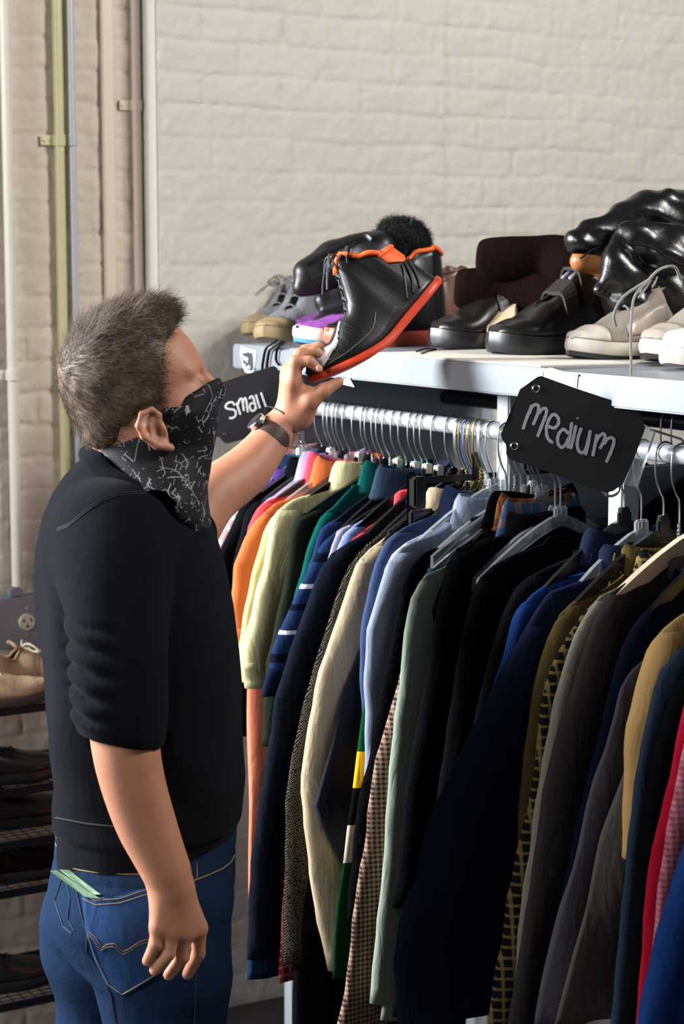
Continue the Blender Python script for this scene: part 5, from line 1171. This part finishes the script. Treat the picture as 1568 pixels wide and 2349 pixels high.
for i in range(3): side_strip([(.26-.055*i, .10), (.19-.045*i, .28), (.14-.035*i, .46), (.10-.025*i, .62)], simple('dark_rib', '2c2a25', .4), 'heel_rib', [.003, .0045, .003])
q = MB(); V = []; Fc = []
for i in range(7):
    for k in range(7):
        u = .012+.115*i/6; kk = (.97-(.05+.30*(1-abs(i/6-.35)))*k/6); y, z = hp(u, kk); V.append((hL*u+(.012*(z/.08)*.6), y*1.02+.0035+hb_(u), z))
for i in range(6):
    for k in range(6): a_ = i*7+k; Fc.append((a_, a_+1, a_+8, a_+7))
q.add(V, Fc); c = q.build('orange_heel_pull', orangef, held, 'all'); sm = c.modifiers.new('thickness', 'SOLIDIFY'); sm.thickness = .003
side_strip([(.98, .08), (.80, .12), (.62, .16), (.45, .20)], simple('grey_piping', '5a5652', .4), 'sole_piping', [.0015, .002, .0015])
for i in range(7): side_strip([(.90-.045*i, .62+.01*i), (.885-.045*i, .42), (.88-.045*i, .24)], simple('dark_crease', '060606', .5), 'crease', [.0012, .0016, .001], .0012, 4)
# ------------------------------------------------------------------ bags, boots and hats heaped on the shelf
gloss = simple('glossy_black_leather', '0d0c0c', .3, 0, .3, 20, .55); dull = simple('soft_black_leather', '101011', .42, 0, .3, 40, .25); bsuede = fabric('dark_brown_suede', '140a08', bump=.8, weave=500, var=.3)
def blob(name, label, cat, prims, m, h=.004, k=.02, disp=None, group=None, cuts=()):
    allp = np.array([p for pr in prims for p in pr[0]]); R = max(max(pr[1]) for pr in prims)+.03
    f = Field(allp.min(0)-R, allp.max(0)+R, h)
    for pr in prims: f.chain(pr[0], pr[1], pr[2] if len(pr) > 2 and pr[2] else k, '+', pr[3] if len(pr) > 3 else None)
    for c in cuts: f.cut(*c)
    if disp: f.displace(disp)
    o = thing(name, label, cat, np.array([allp[:, 0].mean(), allp[:, 1].mean(), allp[:, 2].min()]), group)
    b = f.build('body' if cat == 'bag' else ('crown' if cat == 'hat' else 'shaft'), m, o, tuple(o.location), 1); return o, b
wr = lambda a, f, s=0: (lambda X, Y, Z: a*vnoise(X*f+s, Y*f, Z*f*.7)+a*.5*np.sin((X*.6+Z)*f*3+3*vnoise(X*f*.6, Y*f*.6, Z*f*.6+s)))
FL = np.array([-.25, .2, .94]); FL /= np.linalg.norm(FL)
# folded black bag at the far end
blob('leather_bag', 'soft black leather bag folded over at the far end of the shelf, leaning left', 'bag',
     [([P(705, 625, 3.98), P(760, 590, 3.99), P(840, 556, 4.0)], [.030, .032, .028], .02), ([P(690, 662, 3.97), P(770, 622, 4.0), P(860, 580, 4.0)], [.018, .038, .050], .015), ([P(740, 690, 4.05), P(800, 680, 4.06), P(880, 640, 4.06)], [.02, .035, .05], .02), ([P(740, 755, 4.02), P(880, 745, 4.06)], [.030, .040], .03), ([P(870, 640, 4.08), P(880, 735, 4.08)], [.055, .05], .03)],
     dull, disp=wr(.0045, 16), cuts=[((0, 0, SH+.001), (0, 0, -1), .002)])
q = MB(); q.tube(spline([P(700, 606, 3.95), P(760, 572, 3.955), P(830, 541, 3.96), P(852, 550, 3.95)], 6), .0028, 8, flat=2.); q.tube(spline([P(716, 640, 3.93), P(780, 606, 3.935), P(832, 578, 3.935)], 6), .0022, 8)
bagstrap = q.build('strap', dull, None, True); bagp = [o for o in bpy.data.objects if o.name.startswith('leather_bag')][0]
bagstrap.parent = bagp; bagstrap.matrix_parent_inverse = Matrix.Translation(-bagp.location)
# fur hat
furm = hair_mat('black_fur', '050506', '141417', .5)
ho, hb = blob('fur_hat', 'fluffy black fur hat with a zip pull on top', 'hat', [([P(905, 556, 4.04), P(938, 560, 4.04)], [.043, .043], .02), ([P(920, 545, 4.04), P(912, 605, 4.05)], [.042, .050], .02)], furm, disp=wr(.003, 30))
fv, fq = strands(hb, 7000, lambda p, nn: rng.normal(0, 1, p.shape), lambda p, nn: (.012+.006*rng.random(len(p)), np.full(len(p), 1.2)), .0006, 3, curl=.5, off=tuple(ho.location))
st = mesh_obj('fur', fv, fq, furm, hb); st['kind'] = 'stuff'
q = MB(); zp = P(943, 506, 4.01)-np.array(ho.location); q.box(zp, (.005, .003, .014), Euler((0, .35, 0)).to_matrix(), .001); q.tube([zp+np.array([0, 0, -.008]), zp+np.array([-.004, 0, -.016])], .002, 6); q.build('zip_pull', chrome, ho, True)
# brown suede boots lying down, flat shafts
for nm, pts, rs in (('dark brown suede boot lying on its side, its wide shaft on top', [P(1125, 592, 3.80), P(1180, 592, 3.80), P(1265, 592, 3.80), P(1310, 625, 3.76)], [.040, .044, .046, .046]),
                    ('dark brown suede boot lying under the other one behind the velcro shoes', [P(1075, 662, 3.84), P(1160, 664, 3.84), P(1260, 668, 3.80), P(1320, 700, 3.78)], [.042, .050, .055, .06])):
    o, b = blob('suede_boot', nm, 'boot', [(pts, rs, .02, (np.array([0, .9, .3]), .9))], bsuede, disp=wr(.002, 18), cuts=[((0, 0, pts[0][2]+.036), (-.02, 0, 1), .006), (pts[0]-np.array([.028, 0, 0]), (-1, 0, .05), .006), ((0, 0, SH+.001), (0, 0, -1), .002)])
    q = MB(); q.tube([p+np.array([0, -.012, .036])-np.array(o.location) for p in pts[:3]], .0018, 6); q.build('top_seam', simple('brown_piping', '3c231b', .7), o, True)
# tan boot and the two glossy black boots heaped at the right
blob('boot', 'tan leather boot half buried under the glossy black boots', 'boot', [([P(1330, 600, 3.56), P(1385, 592, 3.58), P(1440, 640, 3.60)], [.020, .032, .045])], simple('tan_boot_leather', '9a6238', .35, 0, .2, 30, .15), disp=wr(.003, 25), cuts=[((0, 0, SH+.001), (0, 0, -1), .002)])
o1, b1 = blob('leather_boot', 'wrinkled glossy black boot on top of the heap, shaft pointing right', 'boot',
     [([P(1318, 560, 3.50), P(1360, 545, 3.51), P(1420, 520, 3.53)], [.017, .026, .034]), ([P(1420, 520, 3.53), P(1490, 492, 3.55), P(1600, 510, 3.60)], [.032, .044, .055]), ([P(1330, 548, 3.49), P(1400, 556, 3.52), P(1440, 545, 3.53)], [.016, .020, .02])], gloss, disp=wr(.0055, 30, 3))
o2, b2 = blob('leather_boot', 'wrinkled glossy black boot with an ankle strap standing in the heap', 'boot',
     [([P(1440, 545, 3.46), P(1500, 570, 3.48), P(1600, 590, 3.50)], [.030, .045, .055]), ([P(1420, 600, 3.44), P(1440, 680, 3.45), P(1450, 745, 3.46)], [.036, .046, .050]), ([P(1520, 600, 3.48), P(1530, 690, 3.48), P(1540, 750, 3.48)], [.05, .055, .055]), ([P(1405, 610, 3.43), P(1378, 660, 3.42)], [.02, .016])], gloss, disp=wr(.006, 28, 9), cuts=[((0, 0, SH+.001), (0, 0, -1), .002)])
q = MB(); q.tube(spline([P(1440, 560, 3.41)-np.array(o2.location), P(1490, 566, 3.40)-np.array(o2.location), P(1545, 600, 3.41)-np.array(o2.location), P(1580, 610, 3.42)-np.array(o2.location)], 6), .006, 8, flat=.35); q.build('ankle_strap', leath, o2, True)
q = MB(); q.tube(spline([P(1382, 566, 3.47)-np.array(o1.location), P(1360, 572, 3.45)-np.array(o1.location), P(1335, 590, 3.44)-np.array(o1.location), P(1330, 592, 3.46)-np.array(o1.location)], 6), .0016, 6); q.build('lace', blklace, o1, True)
# laces trailing over the shelf edge
q = MB(); q.tube(spline([rk_ for rk_ in [P(1490, 640, 3.10), P(1455, 680, 3.05), P(1447, 740, 3.0), P(1446, 800, 2.985), P(1446, 860, 2.975), P(1441, 930, 2.972)]], 8), .0022, 7)
q.tube(spline([P(1490, 640, 3.10), P(1430, 680, 3.08), P(1408, 720, 3.07), P(1412, 748, 3.08)], 8), .0026, 7); q.tube(spline([P(1480, 650, 3.10), P(1510, 620, 3.1), P(1545, 612, 3.1), P(1560, 640, 3.12)], 8), .0026, 7)
setp(q.build('shoelace', greylace, None, True), 'long grey shoelace hanging down in front of the near shelf', 'shoelace')
E_ = lambda x, y: plane_hit(x, y, R0+RV*(FE+.006), RV)
q = MB()
for pts in ([(628, 786), (610, 800), (603, 830), (601, 850)], [(640, 789), (620, 802), (614, 825), (612, 848)], [(646, 790), (636, 800), (633, 825), (640, 838)]):
    q.tube(spline([PZ(pts[0][0]+6, pts[0][1]-6, SH+.004)]+[E_(*p) for p in pts], 6), .0034, 6, flat=.5)
setp(q.build('shoelace', blklace, None, True), 'flat black laces hanging over the rail below the felt boots', 'shoelace')
q = MB(); q.tube(spline([PZ(1000, 800, SH+.004), PZ(975, 800, SH+.004), PZ(955, 806, SH+.006)], 6), .0016, 6); q.tube(spline([PZ(1000, 802, SH+.006), PZ(980, 806, SH+.004), PZ(966, 812, SH+.004)], 6), .0016, 6)
setp(q.build('shoelace', blklace, None, True), 'frayed black lace end lying before the left velcro shoe', 'shoelace')
# cardboard liner
q = MB(); rbox(q, s_seam+.02, .30, FE-.33, FE-.006, SH+.0005, SH+.0035); setp(q.build('cardboard_sheet', simple('white_card', 'c9c2b6', .7), None), 'thin white card sheet lining the far shelf under the velcro shoes', 'card sheet')
# ------------------------------------------------------------------ signs and tags
def sign_plane(D, yaw=0.):
    n = np.array([math.sin(yaw), -math.cos(yaw), 0]); return lambda x, y, off=0.: plane_hit(x, y, np.array(D)+n*off, n)
def plate(name, label, cat, F2, outline, m, th=.002, holes=(), strokes=(), sw=.003, sm=None, letters='lettering', sr=(0, 1)):
    pts = [F2(*p) for p in outline]; c = sum(pts)/len(pts); t = thing(name, label, cat, c); n = len(pts); off = F2(0, 0, -th)-F2(0, 0, 0)
    nrm = F2(400, 400, .01)-F2(400, 400, 0); nrm = np.array([nrm[0], nrm[1], nrm[2]]); d = np.cross(pts[1]-pts[0], pts[2]-pts[0])
    e1 = pts[n//2]-pts[0]; nn = F2.n if hasattr(F2, 'n') else None
    return t, pts, c
def make_plate(name, label, cat, p0, yaw, outline, m, th=.0025, holes=(), strokes=(), sw=.003, sm=None, pitch=0.):
    n = np.array([math.sin(yaw)*math.cos(pitch), -math.cos(yaw)*math.cos(pitch), math.sin(pitch)]); hit = lambda x, y, off=0.: plane_hit(x, y, p0+n*off, n)
    pts = [hit(*p) for p in outline]; c = sum(pts)/len(pts); t = thing(name, label, cat, c); q = MB(); k = len(pts)
    bm = bmesh.new(); vs = [bm.verts.new(p-c) for p in pts]; f = bm.faces.new(vs); bmesh.ops.triangulate(bm, faces=[f])
    r = bmesh.ops.extrude_face_region(bm, geom=bm.faces[:]); 
    for v in [g for g in r['geom'] if isinstance(g, bmesh.types.BMVert)]: v.co -= Vector(n*th)
    bmesh.ops.recalc_face_normals(bm, faces=bm.faces[:]); q.add([v.co for v in bm.verts], [[v.index for v in f.verts] for f in bm.faces] if not bm.verts.index_update() else 0); bm.free()
    q.build('board', m, t)
    if strokes:
        b = MB()
        for si, s_ in enumerate(strokes):
            zo_ = .0002+.00012*si; sp = spline([hit(*p, zo_)-c for p in s_], 6) if len(s_) > 2 else [hit(*p, zo_)-c for p in s_]
            rr = []
            for i in range(len(sp)):
                d_ = sp[min(i+1, len(sp)-1)]-sp[max(i-1, 0)]; d_ /= np.linalg.norm(d_); e_ = np.cross(d_, n); w_ = sw*(.8 if i in (0, len(sp)-1) else 1)*(1+.08*math.sin(i*1.3))
                rr.append([sp[i]+e_*w_, sp[i]+e_*w_+n*.0004, sp[i]-e_*w_+n*.0004, sp[i]-e_*w_])
            b.rings(rr)
        b.build('lettering', sm, t, False)
    for x, y, r in holes:
        b = MB(); h = hit(x, y, .0008)-c; e1 = np.cross(n, RZ); e1 /= np.linalg.norm(e1); e2 = np.cross(n, e1)
        b.tube([h+r*(math.cos(a)*e1+math.sin(a)*e2) for a in np.linspace(0, 2*math.pi, 21)[:-1]], r*.28, 6, closed=True); b.build('eyelet', chrome, t, True)
    return t, hit, c
Zc = lambda pts, ox, oy, k: [(ox+x/k, oy+y/k) for x, y in pts]
chalk = simple('chalk_white', 'dcdcdc', .8, 0, .04, 60); chalkg = simple('chalk_grey', '8c8c90', .9, 0, .15, 200)
z3 = lambda *p: Zc(p, 480, 760, 6.533)
outl = z3((135, 785), (500, 660), (955, 520), (1000, 535), (1030, 575), (1065, 605), (1085, 640), (1100, 800), (1090, 1000), (1080, 1200), (1060, 1440), (900, 1500), (700, 1550), (430, 1640), (280, 1682), (225, 1670), (185, 1630), (160, 1592), (120, 1580), (70, 1578), (30, 1400), (25, 1150), (60, 980), (110, 900))
sm_, hit1, c1 = make_plate('size_sign', 'dark grey hand-lettered sign reading small, beside the raised wrist', 'sign', P(570, 930, 3.80), .10, outl, simple('chalkboard_grey', '26262c', .42, 0, .1, 30), .003,
    [(515, 997, .0028)], [z3(*s_) for s_ in [((380, 1110), (345, 1065), (285, 1070), (245, 1115), (250, 1150), (300, 1165), (365, 1175), (395, 1215), (385, 1270), (340, 1300), (295, 1298)), ((405, 1070), (435, 1160), (465, 1250)), ((425, 1110), (440, 1050), (470, 1008), (492, 1030), (505, 1110), (515, 1195)), ((500, 1075), (515, 1020), (535, 1000), (552, 1040), (562, 1120), (575, 1215)),
     ((598, 1015), (620, 978), (652, 985), (675, 1060), (690, 1120), (675, 1180), (635, 1192), (608, 1150), (605, 1110), (630, 1078), (670, 1085)), ((685, 1120), (695, 1150), (715, 1162)), ((695, 945), (725, 1050), (760, 1155)), ((770, 915), (810, 1030), (850, 1140))]], .0022, chalk)
z4 = lambda *p: Zc(p, 1000, 860, 2.76)
outm_ = z4((640, 14), (665, 8), (700, 20), (900, 92), (1100, 162), (1270, 215), (1295, 235), (1290, 265), (1310, 295), (1322, 330), (1318, 352), (1285, 440), (1240, 560), (1180, 690), (1120, 735), (1080, 745), (1040, 735), (900, 690), (700, 612), (490, 545), (460, 530), (442, 500), (444, 465), (440, 440), (415, 405), (410, 375), (420, 345), (460, 310), (482, 280), (484, 240), (500, 190), (515, 130), (530, 92), (565, 68), (600, 62), (618, 35))
md_, hit2, c2 = make_plate('size_sign', 'black hand-lettered sign reading medium, hung at a tilt before the near rail', 'sign', P(1310, 990, 2.98), -.12, outm_, simple('matt_black_board', '060606', .5, 0, .1, 30), .004,
    [(1229, 892, .0050), (1179, 1024, .0050)], [z4(*s_) for s_ in [((548, 345), (575, 265), (607, 190)), ((585, 250), (608, 200), (635, 188), (648, 205), (640, 250), (612, 318)), ((648, 245), (672, 215), (694, 215), (696, 245), (670, 315), (640, 392)),
     ((705, 325), (750, 335), (775, 300), (765, 262), (738, 252), (712, 285), (697, 340), (705, 400), (740, 432)), ((838, 372), (805, 345), (775, 375), (768, 425), (790, 458), (815, 445), (838, 400)), ((858, 300), (845, 390), (832, 465)), ((884, 318), (868, 400), (850, 470)), ((893, 270), (893, 277)),
     ((918, 335), (900, 390), (892, 445), (908, 488), (938, 485), (958, 430), (975, 350)), ((975, 350), (962, 430), (945, 508)), ((1018, 375), (1005, 440), (990, 515)), ((1008, 430), (1030, 390), (1058, 372), (1068, 392), (1055, 430), (1035, 468)), ((1060, 440), (1085, 405), (1112, 398), (1125, 420), (1108, 480), (1075, 555))]], .0025, chalkg)
q = MB(); A_ = [hit2(*p, -.006)-c2 for p in ((1480, 975), (1504, 990), (1462, 1118), (1432, 1112))]; B2 = [a+np.array([0, .022, 0]) for a in A_]
q.add(A_+B2, [(0, 1, 2, 3), (7, 6, 5, 4), (0, 4, 5, 1), (1, 5, 6, 2), (2, 6, 7, 3), (3, 7, 4, 0)]); q.build('clear_holder', clear_plastic(), md_)
q = MB(); q.tube([hit2(1490, 985, -.01)-c2, np.array(rk(-.47, .0, 1.545))-c2, np.array(rk(-.475, -.016, 1.52))-c2], .002, 7); q.build('hanging_hook', wire, md_, True); q = MB(); q.tube([hit2(1400, 1118, -.01)-c2+np.array([.014*math.cos(t), 0, .014*math.sin(t)]) for t in np.linspace(0, 2*math.pi, 15)[:-1]], .0022, 6, closed=True); q.build('hanging_ring', wire, md_, True)
q = MB(); A_ = [hit1(*p, -.004)-c1 for p in ((644, 855), (660, 850), (662, 885), (650, 880))]; B2 = [a+np.array([0, .03, 0]) for a in A_]
q.add(A_+B2, [(0, 1, 2, 3), (7, 6, 5, 4), (0, 4, 5, 1), (1, 5, 6, 2), (2, 6, 7, 3), (3, 7, 4, 0)]); q.build('clear_holder', clear_plastic(), sm_)
# paper tags on the front rail
def tag_on_rail(label, px, m, blobpx=None, strokes=()):
    H2 = lambda x, y, off=0.: plane_hit(x, y, R0+RV*(FE+.0015+off), RV); c = H2(*px[0]); t = thing('paper_tag', label, 'paper tag', c)
    def poly(pp, off, nm, mm):
        V = [H2(*p, off)-c for p in pp]; k = len(V); q = MB(); q.add(V+[v-RV*.0008 for v in V], [tuple(range(k)), tuple(range(2*k-1, k-1, -1))]+[(i, i+k, (i+1) % k+k, (i+1) % k) for i in range(k)]); q.build(nm, mm, t)
    poly(px, 0, 'paper', m)
    if blobpx: poly(blobpx, .0012, 'dark_patch', simple('chalkboard_patch', '2e3238', .6))
    if strokes:
        b = MB()
        for s_ in strokes: b.tube(spline([H2(*p, .0022)-c for p in s_], 5), .0011, 6)
        b.build('lettering', chalk, t, True)
    return t
paper = simple('white_paper', 'e2e2e0', .6, 0, .03, 20)
tag_on_rail('white paper tag with a dark patch and chalky writing on the far rail', z3((475, 225), (590, 265), (700, 295), (690, 420), (670, 540), (655, 610), (600, 628), (535, 612), (490, 500), (462, 330)), paper,
    z3((490, 340), (520, 320), (560, 325), (572, 300), (600, 325), (635, 320), (650, 400), (652, 480), (655, 560), (630, 590), (605, 590), (560, 570), (520, 510), (490, 440), (478, 385)),
    [z3(*s_) for s_ in [((525, 380), (505, 365), (497, 385), (515, 402), (520, 425), (500, 432)), ((535, 415), (552, 400), (545, 385), (532, 400), (538, 435), (552, 440)), ((560, 440), (580, 420), (568, 400), (556, 420), (562, 455), (580, 462)), ((535, 480), (540, 515), (552, 540), (565, 535)), ((600, 515), (580, 520), (575, 545), (595, 555), (600, 520), (612, 560))]])
tag_on_rail('small white paper scrap under the toe of the held sneaker', [(770, 878), (800, 866), (812, 888)], paper)
tag_on_rail('torn label with silvery tape above the medium sign', [(1247, 846), (1262, 843), (1290, 852), (1325, 858), (1322, 890), (1285, 886), (1262, 880), (1246, 868)], simple('torn_label', 'c2bdb4', .5, 0, .4, 60))
tag_on_rail('small torn black and white sticker on the beam under the far shelf', [(998, 872), (1014, 872), (1012, 886), (1006, 896), (1000, 890)], simple('torn_label', 'c2bdb4', .5, 0, .4, 60)) if False else None
# ------------------------------------------------------------------ low shoe rack by the left wall
darkm = simple('dark_painted_steel', '15171d', .4, .5, .2, 30)
sr0 = P(100, 1600, 4.02)*[1, 1, 0]; srx = WD; srn = WN
def sp(a, b, z): return sr0+srx*a+srn*b+RZ*z
srt = thing('shoe_rack', 'dark metal mesh shoe rack standing by the left wall', 'shoe rack', sp(-.2, -.1, 0))
def zpx(y, D=4.02): return P(0, y, D)[2]
LV = [zpx(1622), zpx(1806), zpx(1925), zpx(2035), zpx(2290)]
SRM = np.stack([srx, srn, RZ], 1)
for z in LV:
    q = MB()
    for a, b, c_, d in ((-.75, .34, 0, 0), ): 
        q.box(sp(-.2, 0, z)-np.array(srt.location), (1.1, .012, .016), SRM, .002); q.box(sp(-.2, -.27, z)-np.array(srt.location), (1.1, .012, .016), SRM, .002)
    for k in range(45): q.box(sp(-.74+1.08*k/44, -.135, z+.004)-np.array(srt.location), (.0016, .27, .0016), SRM)
    for k in range(12): q.box(sp(-.2, -.02-.23*k/11, z+.006)-np.array(srt.location), (1.08, .0016, .0016), SRM)
    q.build('mesh_shelf', darkm, srt)
for a in (-.75, .35):
    for b in (0, -.27): q = MB(); q.box(sp(a, b, (LV[0]+.0)/2)-np.array(srt.location), (.018, .018, LV[0]), SRM, .002); q.build('post', darkm, srt)
def on_rack(a, b, lev, ang=0., L=.29): d = srx*math.cos(math.radians(ang))+srn*math.sin(math.radians(ang)); return frame_mat(sp(a, b, LV[lev]+.009)-d*L, d, RZ)
shoe('oxford_shoe', 'tan suede lace-up shoe on the top mesh shelf, toe just behind the man', on_rack(.03, -.03, 0, 4, .30), .30, .105, .020, ((0, .075), (.12, .08), (.3, .066), (.36, .085), (.62, .066), (.82, .050), (.95, .040), (1, .022)), upper=tansuede, solem=simple('brown_stacked_sole', '3a3129', .5), lining=tansuede, lacem=simple('cream_lace', 'c9bfa8', .8), laces=5, group='shoes on the mesh rack', bow=True)
shoe('oxford_shoe', 'second tan suede shoe standing just behind the first on the top mesh shelf', on_rack(.20, -.15, 0, 3, .30), .30, .105, .020, ((0, .085), (.12, .09), (.3, .07), (.36, .088), (.62, .066), (.82, .050), (.95, .040), (1, .022)), upper=tansuede, solem=simple('brown_stacked_sole', '3a3129', .5), lining=tansuede, lacem=simple('cream_lace', 'c9bfa8', .8), laces=5, group='shoes on the mesh rack')
for a, b, lev, lab, mm in ((.06, -.05, 1, 'black lace-up shoe on the second mesh shelf', leath), (-.02, -.17, 1, 'black shoe behind the lace-up one on the second mesh shelf', dull), (.07, -.06, 3, 'dark brown shoe low on the fourth mesh shelf', bsuede), (.05, -.08, 4, 'dark shoe on the lowest mesh shelf', leath), (.10, -.10, 2, 'dark shoe on the third mesh shelf', dull)):
    shoe('shoe', lab, on_rack(a, b, lev, 5, .29), .29, .105, .024, LOW, upper=mm, solem=blk_sole, lining=dull, lacem=blklace, group='shoes on the mesh rack')
# the man's own shoes
for (x, y, lab) in ((-.30+.03, 2.775, 'near foot'), (-.40, 2.96, 'far foot')):
    t = shoe('sneaker', 'black sneaker on the man\'s %s, below the picture' % lab, frame_mat((x-.10, y, 0), (.98, .17, 0), RZ), .30, .11, .03, LOW, upper=leath, solem=offw, lacem=blklace, group='sneakers on the man\'s feet')
